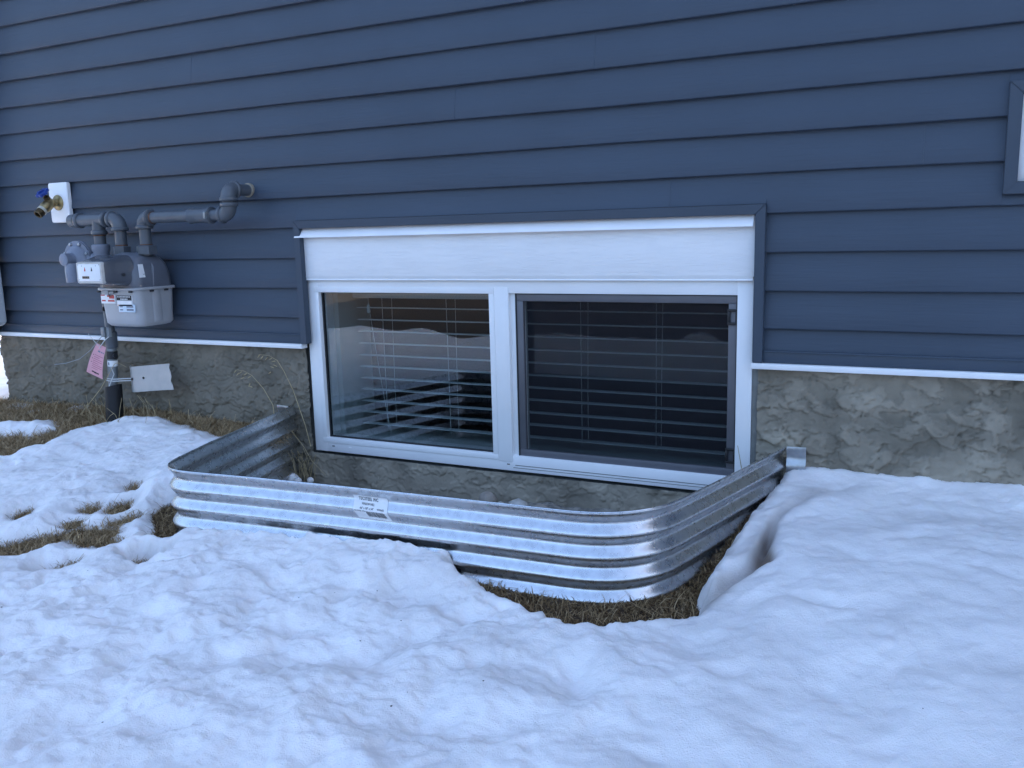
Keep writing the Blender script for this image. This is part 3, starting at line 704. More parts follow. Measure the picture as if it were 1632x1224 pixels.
# a rolled rim
bm = B(); rx_, ry_ = wsurf(WS, np.full(len(WS), ZR), -.001)
tube(bm, [(a, b, ZR + .0003) for a, b in zip(rx_[::2], ry_[::2])], .0019, 6); obj('rim', bm, M['galv'], well)
for sgn, s_at, x_in, x_out in ((-1, 0, WX[0] + .002, WX[0] - .055), (1, WS[-1], WX[-1] - .002, WX[-1] + .047)):
    zz = np.concatenate([[ZR + .003], ZR - np.arange(0, 140) * .003]); zz = zz[zz > -.62]
    tt = np.array([0, .12, .3, .5, .7, .85, 1.0]); XF, ZF = np.meshgrid(x_in + (x_out - x_in) * tt, zz)
    tt2 = np.broadcast_to(tt, XF.shape)
    YF = -.006 - (cor(ZF) + AMP) * .55 * (1 - .35 * tt2) + .0009 * np.sin(XF * 300 + ZF * 60) - .004 * (1 - tt2) ** 2
    link('mounting_flange', grid_mesh('mounting_flange', np.concatenate([XF, XF[::-1]], 0), np.concatenate([YF, YF[::-1] + .0018], 0), np.concatenate([ZF, ZF[::-1]], 0)), M['galvflat'], well)
bm = B(); lathe(bm, (WX[-1] + .032, -.009, ZR - .067), (0, -1, 0), [(0, .011), (.005, .011), (.006, .008), (.012, .007), (.013, .002)], 8); obj('anchor_bolt', bm, M['galvflat'], well)
# printed sticker following the corrugation
sL, sR = [float(np.interp(xx, WX[60:190], WS[60:190])) for xx in (-1.2435, -1.1495)]
zT, zB = -.2325, -.2895
def stick(u, v, off):   # u 0..1 along, v 0..1 down; the sheet was stuck on a little askew
    s = sL + (sR - sL) * u + .012 * v; z = zT + (zB - zT) * v - .002 * u
    x, y = wsurf(s, z, off); return np.stack([x, y, z * np.ones_like(x)], -1)
U, V = np.meshgrid(np.linspace(0, 1, 13), np.linspace(0, 1, 34)); P3 = stick(U, V, .0008)
lab = link('sticker', grid_mesh('sticker', P3[..., 0], P3[..., 1], P3[..., 2]), M['paper'], well); lab['label'] = 'white printed sticker with barcode'
def text_on(body, u0, v0, hv, wu, shear=0.0, name='lettering'):
    cu = bpy.data.curves.new('lettering', 'FONT'); cu.body = body; cu.size = 1; cu.shear = shear; cu.offset = .012
    to = bpy.data.objects.new('lettering', cu); COL.objects.link(to)
    bpy.context.view_layer.update()
    me = bpy.data.meshes.new_from_object(to.evaluated_get(bpy.context.evaluated_depsgraph_get()))
    bpy.data.objects.remove(to)
    bm = B(); bm.from_mesh(me); bpy.data.meshes.remove(me)
    bmesh.ops.triangulate(bm, faces=bm.faces[:])
    bmesh.ops.subdivide_edges(bm, edges=[e for e in bm.edges if e.calc_length() > .25], cuts=2, use_grid_fill=False)
    bmesh.ops.triangulate(bm, faces=bm.faces[:])
    xs = [v.co.x for v in bm.verts]; ys = [v.co.y for v in bm.verts]
    x0, x1, y0, y1 = min(xs), max(xs), min(ys), max(ys)
    for v in bm.verts:
        u = u0 + wu * (v.co.x - x0) / (x1 - x0); vv = v0 + hv * (1 - (v.co.y - y0) / (y1 - y0))
        v.co = Vector(stick(np.array(u), np.array(vv), .0014).tolist())
    me = bpy.data.meshes.new(name); bm.to_mesh(me); bm.free()
    return link(name, me, M['ink'], lab)
text_on('TECSTEEL INC', .15, .07, .14, .58, .25)
text_on('WINDOW WELL', .24, .285, .085, .38, .1)
text_on('66" x 30" x 24"', .20, .44, .085, .40); text_on('WW6630', .70, .44, .075, .2)
text_on('GALVANIZED  STEEL', .02, .575, .06, .33)
bm = B(); rr = random.Random(5); u = .36
while u < .90:
    wd = rr.choice([.008, .012, .018])
    for v0, v1 in ((.60, .69), (.69, .78), (.78, .87)):
        P4 = [bm.verts.new(stick(np.array(a), np.array(b), .0014).tolist()) for a, b in ((u, v0), (u + wd, v0), (u + wd, v1), (u, v1))]; bm.faces.new(P4)
    u += wd + rr.choice([.008, .012, .016])
obj('barcode', bm, M['ink'], lab, sm=False)

# gravel bed in the well and the stones lying on it
gxs = np.arange(-2.08, -.34, .012); gys = np.arange(-.80, .03, .012); X, Y = np.meshgrid(gxs, gys)
Z = -.492 + .024 * fbm(X * 6, Y * 6, 3) + .012 * np.abs(perlin(X * 28, Y * 28)) + .05 * sstep(-.12, .02, Y) * sstep(-1.6, -.9, X) * .6
cx, cy = centers(X), centers(Y)
me = grid_mesh('gravel', X, Y, Z, in_poly(cx, cy, WELLPOLY)); gv = link('gravel', me, M['gravel']); tag(gv, kind='stuff')
def rock(name, c, r, sc, m, label, seed):
    bm = B(); bmesh.ops.create_icosphere(bm, subdivisions=3, radius=1)
    rg = np.random.default_rng(seed); o1, o2 = rg.random(2) * 50
    for v in bm.verts:
        d = 1 + .30 * float(perlin(np.array(v.co.x * 1.1 + o1), np.array(v.co.y * 1.1 + v.co.z * .9 + o2))) + .10 * float(perlin(np.array(v.co.x * 3 + o2), np.array(v.co.z * 3 + v.co.y * 2 + o1)))
        v.co = Vector((v.co.x * sc[0] * d * r + c[0], v.co.y * sc[1] * d * r + c[1], v.co.z * sc[2] * d * r + c[2]))
    return tag(obj(name, bm, m, org=c, ang=80), label, 'stone', 'stones lying in the window well')
rock('stone', (-1.252, -.045, -.452), .027, (1, .9, 1), M['stone'], 'brown pointed stone in the window well, leftmost of the stones showing over the rim', 1)
rock('stone', (-1.205, -.045, -.468), .016, (1.1, .9, .8), M['stone2'], 'tiny pale pebble in the well between the brown stone and the big pale stone', 2)
rock('stone', (-1.145, -.05, -.462), .028, (1.25, 1, .85), M['stone2'], 'pale rounded stone in the well, largest showing over the steel rim', 3)
rock('stone', (-1.068, -.045, -.464), .024, (1.3, 1, .7), M['stone'], 'low flat stone in the well just right of the pale rounded stone', 4)

# ================================================================= GAS METER
gm = thing('gas_meter', (-2.64, -.1, .07), 'grey gas meter with regulator and painted pipework mounted on the blue siding', 'gas meter')
mx0, mx1, my0, my1 = -2.752, -2.546, -.190, -.014
bm = B()
def shr(z, d, r, dl=0): return (z, mx0 + d + dl, mx1 - d, my0 + d, my1 - d, r)
loft_z(bm, [shr(.0735, .024, .03, .010), shr(.0765, .012, .03, .010), shr(.087, .005, .03, .007), shr(.11, .005, .03, .004), shr(.205, .002, .026)])
mb = obj('meter_base', bm, M['meterlow'], gm, ang=50)
bm = B(); loft_z(bm, [shr(.2045, -.004, .028), shr(.2065, -.006, .03), shr(.2125, -.006, .03), shr(.2145, -.003, .028)]); obj('seam_flange', bm, M['meterlow'], gm)
for xx, yy, sx in ((mx0 + .015, my0 - .004, 1), (mx0 + .10, my0 - .004, 1), (mx1 - .03, my0 - .004, 1), (mx1 + .004, my0 + .06, 0), (mx1 + .004, my0 + .125, 0)):
    bm = B(); d = (.007, .004) if sx else (.004, .007)
    box(bm, xx - d[0], xx + d[0], yy - d[1], yy + d[1], .1975, .2035, .001); obj('screw', bm, M['ink'], gm)
bm = B()
loft_z(bm, [shr(.2145, .003, .03), shr(.26, .004, .032), shr(.295, .010, .036), shr(.318, .022, .04), shr(.332, .042, .04), shr(.337, .060, .03)])
mt = obj('meter_top', bm, M['metertop'], gm, ang=60)
bm = B(); loft(bm, [[(mx1 - .006 + o, y, z) for y, z in P] for o, P in ((0, [(-.118, .216), (-.092, .216), (-.095, .30), (-.112, .30)]), (.006, [(-.114, .216), (-.096, .216), (-.098, .285), (-.109, .285)]))]); obj('rib', bm, M['metertop'], mt)
bm = B(); loft(bm, [[(mx1 - .003 + o, y, z) for y, z in P] for o, P in ((0, [(-.125, .085), (-.085, .085), (-.085, .203), (-.125, .203)]), (.0035, [(-.119, .095), (-.091, .095), (-.091, .203), (-.119, .203)]))]); obj('rib', bm, M['meterlow'], mb)
bm = B(); loft(bm, [[(mx1 - .0105 + o + (.006 if z < .27 else 0), y, z) for y, z in ((-.171, .2495), (-.146, .2495), (-.148, .296), (-.168, .296))] for o in (0, .0018)]); obj('side_label', bm, M['paper'], mt)
# index box with its dial
bm = B()
loft_y(bm, [(-.2885, -2.717, -2.595, .2385, .3070, .008), (-.284, -2.720, -2.592, .2355, .3100, .009), (-.25, -2.724, -2.588, .231, .3170, .012), (-.205, -2.731, -2.580, .224, .331, .02), (-.176, -2.735, -2.570, .219, .329, .03)])
ib = obj('index_box', bm, M['indexbox'], gm, ang=50)
bm = B(); loft_y(bm, [(-.2905, -2.7175, -2.594, .2375, .3082, .006), (-.2855, -2.7205, -2.5915, .235, .3105, .008), (-.276, -2.7205, -2.5915, .235, .3105, .008)]); obj('index_cover', bm, mat('milky_cover', (.52, .50, .47), .3, var=.1, vscale=40), ib)
bm = B(); box(bm, -2.711, -2.600, -.2915, -.290, .2440, .3025, .0004); dial = obj('dial_face', bm, M['paper'], ib)
def dmark(x0, x1, z0, z1, m, par, y=-.2922, name='print'):
    bm = B(); box(bm, x0, x1, y, y + .0008, z0, z1); return obj(name, bm, m, par, sm=False)
yf = -.2922
for xx in (-2.674, -2.640):
    bm = B(); vs = [bm.verts.new((xx + a, yf, .2845 + b)) for a, b in ((-.004, -.006), (.004, -.006), (.003, .001), (.000, .009), (-.002, .001))]; bm.faces.new(vs); obj('pointer', bm, M['red'] if xx < -2.66 else M['ink'], ib, sm=False)
dmark(-2.690, -2.655, .2525, .2615, M['brownink'], ib, name='counter')
for k in range(4): dmark(-2.6875 + k * .0085, -2.6825 + k * .0085, .2545, .2595, M['ink'], ib, -.2927, 'digit')
for a, b in ((-2.708, .299), (-2.604, .299), (-2.708, .2475), (-2.604, .2475), (-2.69, .2955), (-2.62, .2955)): dmark(a, a + .003, b, b + .0025, M['greyink'], ib)
bm = B(); lathe(bm, (-2.578, -.214, .262), (1, -.35, 0), [(0, .006), (.004, .006), (.005, .003)], 10); obj('screw', bm, M['ink'], ib)
# stickers on the base front
yb_ = my0 + .0015
def sticker(x0, x1, z0, z1, m, name='sticker'):
    bm = B(); box(bm, x0, x1, yb_ - .0026, yb_ + .002, z0, z1, .0003); return obj(name, bm, m, mb)
sticker(-2.733, -2.661, .158, .190, M['paper'])
for x0, x1, z0, z1 in ((-2.732, -2.712, .186, .1895), (-2.70, -2.678, .182, .188), (-2.69, -2.664, .176, .188), (-2.728, -2.71, .166, .171), (-2.697, -2.664, .165, .171), (-2.676, -2.666, .186, .189)):
    bm = B(); box(bm, x0, x1, yb_ - .0034, yb_ - .002, z0, z1); obj('print', bm, M['red'], mb, sm=False)
sticker(-2.652, -2.577, .150, .188, M['paper'])
bm = B(); box(bm, -2.6515, -2.5775, yb_ - .0034, yb_ - .002, .170, .1875); obj('print', bm, M['ink'], mb, sm=False)
bm = B()
for k in range(9): box(bm, -2.647 + k * .0073, -2.6425 + k * .0073, yb_ - .0042, yb_ - .003, .181, .1845)
for k in range(5): box(bm, -2.632 + k * .0075, -2.627 + k * .0075, yb_ - .0042, yb_ - .003, .1725, .1765)
obj('print', bm, M['paper'], mb, sm=False)
sticker(-2.647, -2.566, .128, .1555, mat('pale_blue_label', (.62, .72, .80), .5))
bm = B()
for z in (.1455, .1345):
    box(bm, -2.640, -2.625, yb_ - .0034, yb_ - .002, z, z + .004); box(bm, -2.606, -2.572, yb_ - .0034, yb_ - .002, z - .001, z + .0055)
obj('print', bm, M['greyink'], mb, sm=False)
bm = B(); box(bm, -2.690, -2.684, my0 - .010, my0, .188, .204, .001); box(bm, -2.684, -2.662, my0 - .006, my0, .1935, .201, .001); obj('seal', bm, M['meterlow'], mb)
bm = B(); lathe(bm, (-2.751, -.165, .135), (-1, 0, 0), [(0, .009), (.006, .009), (.009, .005)], 10); obj('plug', bm, M['ink'], mb)
# pipework
PY, PZ, PR = -.100, .4575, .0205
def collar(bm, p, d, r=.0275, l=.016, seg=18): lathe(bm, Vector(p) - Vector(d).normalized() * l / 2, d, [(0, r - .003), (.003, r), (l - .003, r), (l, r - .003)], seg)
def pipe_part(name, pts, r, m=None):
    bm = B(); tube(bm, pts, r, 18); return obj(name, bm, m or M['pipe'], gm, ang=50)
def elbow(c, d1, d2, r=.0265, L=.034):
    c = Vector(c); d1 = Vector(d1); d2 = Vector(d2)
    bm = B(); pts = bend(c + d1 * L, c, c + d2 * L, L * .92, 8); tube(bm, pts, r * .96, 18)
    collar(bm, c + d1 * (L - .004), d1, r * 1.12, .014); collar(bm, c + d2 * (L - .004), d2, r * 1.12, .014)
    return obj('elbow', bm, M['pipe'], gm, ang=50)
Xv = -2.818; Xi = -2.708; Xo = -2.582
bm = B(); lathe(bm, (-2.965, PY, PZ), (1, 0, 0), [(0, .020), (.002, .0235), (.028, .0255), (.034, .0255)], 18); obj('end_cap', bm, M['pipe'], gm, ang=50)
bm = B(); collar(bm, (-2.918, PY, PZ), (1, 0, 0), .0285, .018); tube(bm, [(-2.93, PY, PZ), (-2.77, PY, PZ)], .0225, 18); collar(bm, (-2.776, PY, PZ), (1, 0, 0), .0285, .016)
tube(bm, [(Xv, PY, PZ), (Xv, PY, PZ - .045)], .0225, 18); collar(bm, (Xv, PY, PZ - .046), (0, 0, 1), .0285, .016); obj('tee_pipe', bm, M['pipe'], gm, ang=50)
pipe_part('nipple', [(Xv, PY, PZ - .04), (Xv, PY, .355)], PR)
elbow((Xi, PY, PZ), (-1, 0, 0), (0, 0, -1), .027, .04)
pipe_part('meter_inlet', [(Xi, PY, PZ - .035), (Xi, PY, .325)], PR)
bm = B(); lathe(bm, (Xi, PY, .328), (0, 0, 1), [(0, .032), (.03, .032), (.033, .024)], 6); obj('swivel_nut', bm, M['pipe'], gm, ang=20)
elbow((Xo, PY, PZ), (1, 0, 0), (0, 0, -1), .027, .036)
pipe_part('meter_outlet', [(Xo, PY, PZ - .03), (Xo, PY, .325)], PR)
bm = B(); lathe(bm, (Xo, PY, .330), (0, 0, 1), [(0, .036), (.028, .036), (.032, .024)], 6); obj('swivel_nut', bm, M['pipe'], gm, ang=20)
pipe_part('outlet_pipe', [(Xo + .03, PY, PZ), (-2.345, PY, PZ)], PR)
bm = B(); lathe(bm, (-2.357, PY, PZ), (1, 0, 0), [(0, .023), (.004, .0275), (.012, .0275), (.016, .025), (.084, .025), (.088, .0285), (.102, .0285), (.106, .022)], 18); obj('union', bm, M['pipe'], gm, ang=40)
bm = B(); box(bm, -2.263, -2.254, PY - .034, PY - .02, PZ - .012, PZ + .012, .002); obj('plug', bm, M['galvpipe'], gm)
pipe_part('nipple', [(-2.26, PY, PZ), (-2.20, PY, PZ)], .019)
elbow((-2.176, PY, PZ), (-1, 0, 0), (0, 0, 1), .0265, .036)
pipe_part('nipple', [(-2.176, PY, PZ + .03), (-2.176, PY, PZ + .055)], .020)
elbow((-2.176, PY, .540), (0, 0, -1), (0, 1, 0), .0265, .036)
pipe_part('wall_pipe', [(-2.176, PY + .03, .540), (-2.176, .01, .540)], .0195)
bm = B(); lathe(bm, (-2.176, -.0065, .540), (0, 1, 0), [(0, .021), (.002, .0245), (.012, .0245)], 18); obj('sealant_ring', bm, mat('tan_sealant', (.27, .235, .18), .7), gm)
M['rust'] = mat('rusty_thread', (.12, .055, .03), .85, var=.4, vscale=90)
for c_, d_ in (((-2.906, PY, PZ), (1, 0, 0)), ((Xv, PY, PZ - .056), (0, 0, 1)), ((Xi, PY, .362), (0, 0, 1)), ((Xo, PY, .362), (0, 0, 1)), ((Xo + .048, PY, PZ), (1, 0, 0)), ((-2.212, PY, PZ), (1, 0, 0))):
    bm = B(); lathe(bm, Vector(c_) - Vector(d_) * .003, d_, [(0, .0218), (.006, .0218)], 16); obj('thread', bm, M['rust'], gm)
# regulator
rc = Vector((-2.925, -.118, .312))
bm = B(); lathe(bm, rc + Vector((0, .03, 0)), (0, -1, 0), [(0, .03), (.006, .050), (.018, .058), (.020, .0715), (.026, .0715), (.027, .069), (.029, .069), (.030, .0715), (.036, .0715), (.0365, .056), (.042, .054), (.052, .044), (.060, .030)], 32)
rg = obj('regulator', bm, M['reg'], gm, ang=40)
for k in range(8):
    a = R(22 + 45 * k); bm = B(); lathe(bm, rc + Vector((math.cos(a) * .063, .0, math.sin(a) * .063)), (0, -1, 0), [(0, .0065), (.012, .0065), (.014, .004)], 6); obj('bolt', bm, M['galvflat'], rg, ang=20)
bm = B(); lathe(bm, rc + Vector((.004, -.020, .004)), (0, -1, 0), [(0, .028), (.020, .021), (.026, .023), (.046, .023), (.049, .016)], 18); obj('spring_tower', bm, M['reg'], rg, ang=40)
bm = B(); lathe(bm, rc + Vector((.012, -.040, -.010)), (0, 0, -1), [(0, .024), (.03, .025), (.070, .024), (.071, .018)], 16); obj('vent', bm, M['reg'], rg, ang=40)
bm = B(); tube(bm, [rc + Vector((.04, .02, -.005)), (-2.86, PY, .315), (Xv, PY, .315)], [.03, .024, .026], 16); lathe(bm, (-2.868, PY, .322), (1, 0, 0), [(0, .034), (.012, .034)], 4, R(45)); lathe(bm, (Xv, PY, .285), (0, 0, 1), [(0, .02), (.012, .028), (.055, .028), (.062, .032), (.080, .032), (.084, .026)], 18); obj('regulator_body', bm, M['reg'], gm, ang=40)
# riser
def rise(name, z0, z1, r, m, x0=-2.824, x1=-2.812):
    bm = B(); tube(bm, [(x0, PY, z0), (x1, PY, z1)], r, 16); return obj(name, bm, m, gm, ang=50)
rise('riser_pipe', -.20, .02, .0180, M['galvpipe'], -2.832, -2.815)
rise('riser_pipe', .02, .30, .017, M['pipe'], -2.815, Xv)
bm = B(); lathe(bm, (-2.815, PY, -.02), (0, 0, 1), [(0, .0185), (.004, .0215), (.06, .0225), (.064, .019)], 16); obj('coupling', bm, M['pipe'], gm)
bm = B(); box(bm, -2.832, -2.812, PY - .030, PY - .012, .025, .062, .003); lathe(bm, (-2.806, PY - .012, .025), (0, 0, 1), [(0, .012), (.035, .012), (.038, .008)], 8); obj('lock_valve', bm, M['galvpipe'], gm)
rise('tape_band', -.060, -.030, .0205, M['tape'], -2.820, -2.818)
bm = B(); lathe(bm, (-2.800, PY - .006, -.046), (1, -.2, 0), [(0, .008), (.01, .008)], 8); obj('clamp', bm, M['tape'], gm)
rise('band_label', -.088, -.066, .0187, M['paper'], -2.822, -2.820)
bm = B(); box(bm, -2.8215, -2.8165, PY - .0195, PY - .0185, -.083, -.072); obj('print', bm, M['greyink'], gm, sm=False)

sl = thing('pipe_sleeve', (-2.838, -.1, -.32), 'black plastic sleeve round the foot of the gas riser in the grass', 'pipe sleeve')
bm = B(); N = 20; a = []; b = []; c = []; d = []
for k in range(N):
    t = 2 * math.pi * k / N; ca, sa = math.cos(t), math.sin(t)
    a.append(bm.verts.new((-2.829 + .031 * ca, PY + .031 * sa, -.164 + .006 * ca))); b.append(bm.verts.new((-2.846 + .033 * ca, PY + .033 * sa, -.36)))
    c.append(bm.verts.new((-2.829 + .0275 * ca, PY + .0275 * sa, -.164 + .006 * ca))); d.append(bm.verts.new((-2.835 + .0275 * ca, PY + .0275 * sa, -.25)))
for k in range(N):
    j = (k + 1) % N
    for p, q in ((a, b), (c, a), (d, c)): bm.faces.new((p[k], p[j], q[j], q[k]))
obj('sleeve', bm, M['rubber'], sl)

# bracket plate
br = thing('bracket_plate', (-2.66, -.07, -.13), 'bare steel plate with one hole standing beside the gas riser', 'bracket')
bm = B(); cols = []
for i, (x, y) in enumerate([(-2.772, -.060), (-2.762, -.074), (-2.750, -.082), (-2.738, -.085), (-2.72, -.084), (-2.66, -.078), (-2.60, -.072), (-2.556, -.070)]):
    t = (x + 2.738) / .182
    zt, zb = -.0905 + .018 * max(t, 0), -.188 + .018 * max(t, 0) ** 1.0
    cols.append((x, y, zt, zb))
rows = []
for i, (x, y, zt, zb) in enumerate(cols):
    r_ = []
    for j in range(7):
        s = j / 6; xx = x
        if i == len(cols) - 1: xx += [.0, -.004, .001, .004, -.002, .006, .009][j]
        r_.append((xx, y, zt + (zb - zt) * s))
    rows.append(r_)
F = [[bm.verts.new(p) for p in r_] for r_ in rows]; K = [[bm.verts.new((p[0], p[1] + .002, p[2])) for p in r_] for r_ in rows]
n = len(rows)
for i in range(n - 1):
    for j in range(6):
        bm.faces.new((F[i][j], F[i + 1][j], F[i + 1][j + 1], F[i][j + 1])); bm.faces.new((K[i][j], K[i][j + 1], K[i + 1][j + 1], K[i + 1][j]))
    for j in (0, 6): bm.faces.new((F[i][j], K[i][j], K[i + 1][j], F[i + 1][j]))
for i in (0, n - 1):
    for j in range(6): bm.faces.new((F[i][j], F[i][j + 1], K[i][j + 1], K[i][j]))
obj('plate', bm, M['bracket'], br, ang=30)
for x, y, z, r in ((-2.686, -.0815, -.131, .0048), (-2.742, -.0860, -.138, .0052)):
    bm = B(); lathe(bm, (x, y + .002, z), (0, -1, 0), [(0, r), (.0025, r)], 12); obj('hole', bm, M['ink'], br)
bm = B()
for z in (-.134, -.142):
    tube(bm, [(-2.742, -.09, z), (-2.80, -.122, z - .001), (-2.836, -.122, z), (-2.85, -.108, z)], .0018, 6)
obj('wire_tie', bm, M['wire'], br)

# tag and wires on the riser
pt = thing('warning_tag', (-2.85, -.125, -.06), 'pink printed card tag tied to the gas riser', 'tag')
c4 = [Vector((-2.872, -.120, .000)), Vector((-2.826, -.118, -.016)), Vector((-2.846, -.132, -.136)), Vector((-2.936, -.128, -.112))]
def tagp(u, v, off=0):
    p = (c4[0] * (1 - u) + c4[1] * u) * (1 - v) + (c4[3] * (1 - u) + c4[2] * u) * v
    p = p + Vector((0, -.006 * math.sin(math.pi * v) - off, 0)); return p
bm = B(); G = [[bm.verts.new(tagp(i / 4, j / 8)) for i in range(5)] for j in range(9)]; G2 = [[bm.verts.new(tagp(i / 4, j / 8, -.0008)) for i in range(5)] for j in range(9)]
for j in range(8):
    for i in range(4):
        bm.faces.new((G[j][i], G[j][i + 1], G[j + 1][i + 1], G[j + 1][i])); bm.faces.new((G2[j][i], G2[j + 1][i], G2[j + 1][i + 1], G2[j][i + 1]))
card = obj('card', bm, M['pink'], pt)
def tprint(rects, m):
    bm = B()
    for u0, u1, v0, v1 in rects:
        n_ = 4
        for k in range(n_):
            ua, ub = u0 + (u1 - u0) * k / n_, u0 + (u1 - u0) * (k + 1) / n_
            bm.faces.new([bm.verts.new(tagp(*q, .0007)) for q in ((ua, v0), (ub, v0), (ub, v1), (ua, v1))])
    obj('print', bm, m, card, sm=False)
tprint([(.42, .62, .17, .22), (.68, .80, .175, .215), (.85, .95, .175, .215)], M['greyink'])
tprint([(.26, .95, .33 + .062 * k, .342 + .062 * k) for k in (0, 2, 3, 5, 6)] + [(.26, .7, .33 + .062 * k, .342 + .062 * k) for k in (1, 4, 7)], mat('dark_pink_print', (.36, .07, .12), .6))
tprint([(.14, .19, .34, .36), (.14, .19, .46, .48), (.14, .19, .58, .60), (.32, .46, .86, .905), (.47, .62, .865, .915), (.63, .78, .87, .91)], M['ink'])
bm = B(); tube(bm, [(-2.80, -.122, .026), (-2.82, -.126, .012), (-2.845, -.124, -.008), (-2.858, -.122, -.02)], .0016, 6); obj('tie', bm, M['wire'], pt)
wr = thing('tracer_wire', (-2.83, -.12, -.1), 'loose white tracer wire curling off the gas riser', 'wire')
bm = B()
Pw = [(-2.818, -.121, .04), (-2.85, -.125, .015), (-2.885, -.14, -.025), (-2.93, -.155, -.058), (-2.99, -.17, -.075), (-3.05, -.175, -.082)]
tube(bm, Pw, .0011, 6); obj('wire', bm, M['greywire'], wr)
bm = B(); tube(bm, [(-2.90, -.13, .035), (-2.87, -.128, .005), (-2.855, -.126, -.01)], .0013, 6); obj('wire', bm, M['wire'], wr)
bm = B(); tube(bm, [(-2.805, -.122, -.09), (-2.79, -.124, -.115), (-2.806, -.126, -.14), (-2.822, -.128, -.168)], .0016, 6); obj('wire', bm, M['wire'], wr)

# ================================================================= OUTDOOR TAP
tp = thing('outdoor_tap', (-3.138, 0, .53), 'brass garden tap with a blue handle on a white wall plate', 'tap')
bm = B(); loft_y(bm, [(.004, -3.191, -3.083, .456, .610, .008), (-.010, -3.191, -3.083, .456, .610, .008), (-.013, -3.188, -3.086, .459, .607, .008)]); obj('wall_plate', bm, M['white'], tp, ang=40)
tc_ = Vector((-3.140, -.013, .533))
bm = B(); lathe(bm, tc_, (0, -1, 0), [(0, .030), (.003, .030), (.006, .026), (.010, .015), (.028, .0135)], 22); obj('flange', bm, M['brass'], tp, ang=40)
bm = B(); e0 = tc_ + Vector((0, -.030, 0))
tube(bm, [tc_ + Vector((0, -.012, 0)), e0], .0135, 16); lathe(bm, e0 + Vector((0, .004, .006)), (0, -.80, -.62), [(0, .014), (.008, .020), (.04, .0215), (.055, .0185)], 18); obj('tap_body', bm, M['brass'], tp, ang=40)
nz_ = e0 + Vector((0, -.80, -.62)) * .054 + Vector((0, .004, .006))
bm = B(); lathe(bm, nz_, (0, -.80, -.62), [(0, .0190), (.010, .0190)], 18); obj('washer_ring', bm, mat('pale_ring', (.55, .52, .42), .5), tp)
bm = B(); lathe(bm, nz_ + Vector((0, -.80, -.62)) * .010, (0, -.80, -.62), [(0, .0165), (.006, .018), (.010, .0165), (.014, .018), (.022, .0165), (.022, .012), (.004, .011)], 18); obj('spout', bm, M['darkbrass'], tp, ang=40)
bm = B(); sdv = Vector((0, -.62, .78)); lathe(bm, e0 + Vector((0, -.008, .004)), sdv, [(0, .010), (.010, .0125), (.022, .0125), (.026, .007), (.036, .006)], 12); obj('stem', bm, M['darkbrass'], tp)
hc = e0 + Vector((0, -.008, .004)) + sdv * .036
bm = B(); u_, v_ = frame_of(sdv); ring_ = []; ring2 = []
for k in range(40):
    a_ = 2 * math.pi * k / 40; r_ = .024 + .0038 * math.cos(6 * a_)
    ring_.append(hc + (u_ * math.cos(a_) + v_ * math.sin(a_)) * r_); ring2.append(r_)
sc_ = lambda s, o: [hc + (p - hc) * s + sdv * o for p in ring_]
loft(bm, [sc_(.3, 0), sc_(.95, 0), sc_(1, .003), sc_(1, .008), sc_(.93, .011), sc_(.55, .011), sc_(.50, .005), sc_(.2, .005)]); obj('handle', bm, M['bluehandle'], tp, ang=45)

# ================================================================= DOWNSPOUT
ds = thing('downspout', (-3.49, -.06, .02), 'pale grey downspout at the left corner of the house', 'downspout')
bm = B()
xc_, yc_ = -3.566, -.055
def ringat(c, ux, uy, hx=.040, hy=.033): return [Vector(c) + Vector(ux) * px + Vector(uy) * py for px, py in rrect(0, 0, hx, hy, .008, 3)]
rings = [ringat((xc_, yc_, EAVE - .1), (1, 0, 0), (0, 1, 0)), ringat((xc_, yc_, .062), (1, 0, 0), (0, 1, 0))]
for k in range(1, 7):
    a_ = R(82 * k / 6); rad = .062
    c = (xc_ - rad * (1 - math.cos(a_)), yc_, 0.062 - rad * math.sin(a_)); rings.append(ringat(c, (math.cos(a_), 0, math.sin(a_)), (0, 1, 0)))
c = Vector(c) + Vector((-math.sin(a_), 0, -math.cos(a_))) * .35; rings.append(ringat(c, (math.cos(a_), 0, math.sin(a_)), (0, 1, 0)))
loft(bm, rings); obj('spout_pipe', bm, M['downspout'], ds, ang=30)
bm = B(); box(bm, xc_ - .046, xc_ + .046, yc_ - .036, .002, 1.6, 1.625, .001); obj('strap', bm, M['downspout'], ds)

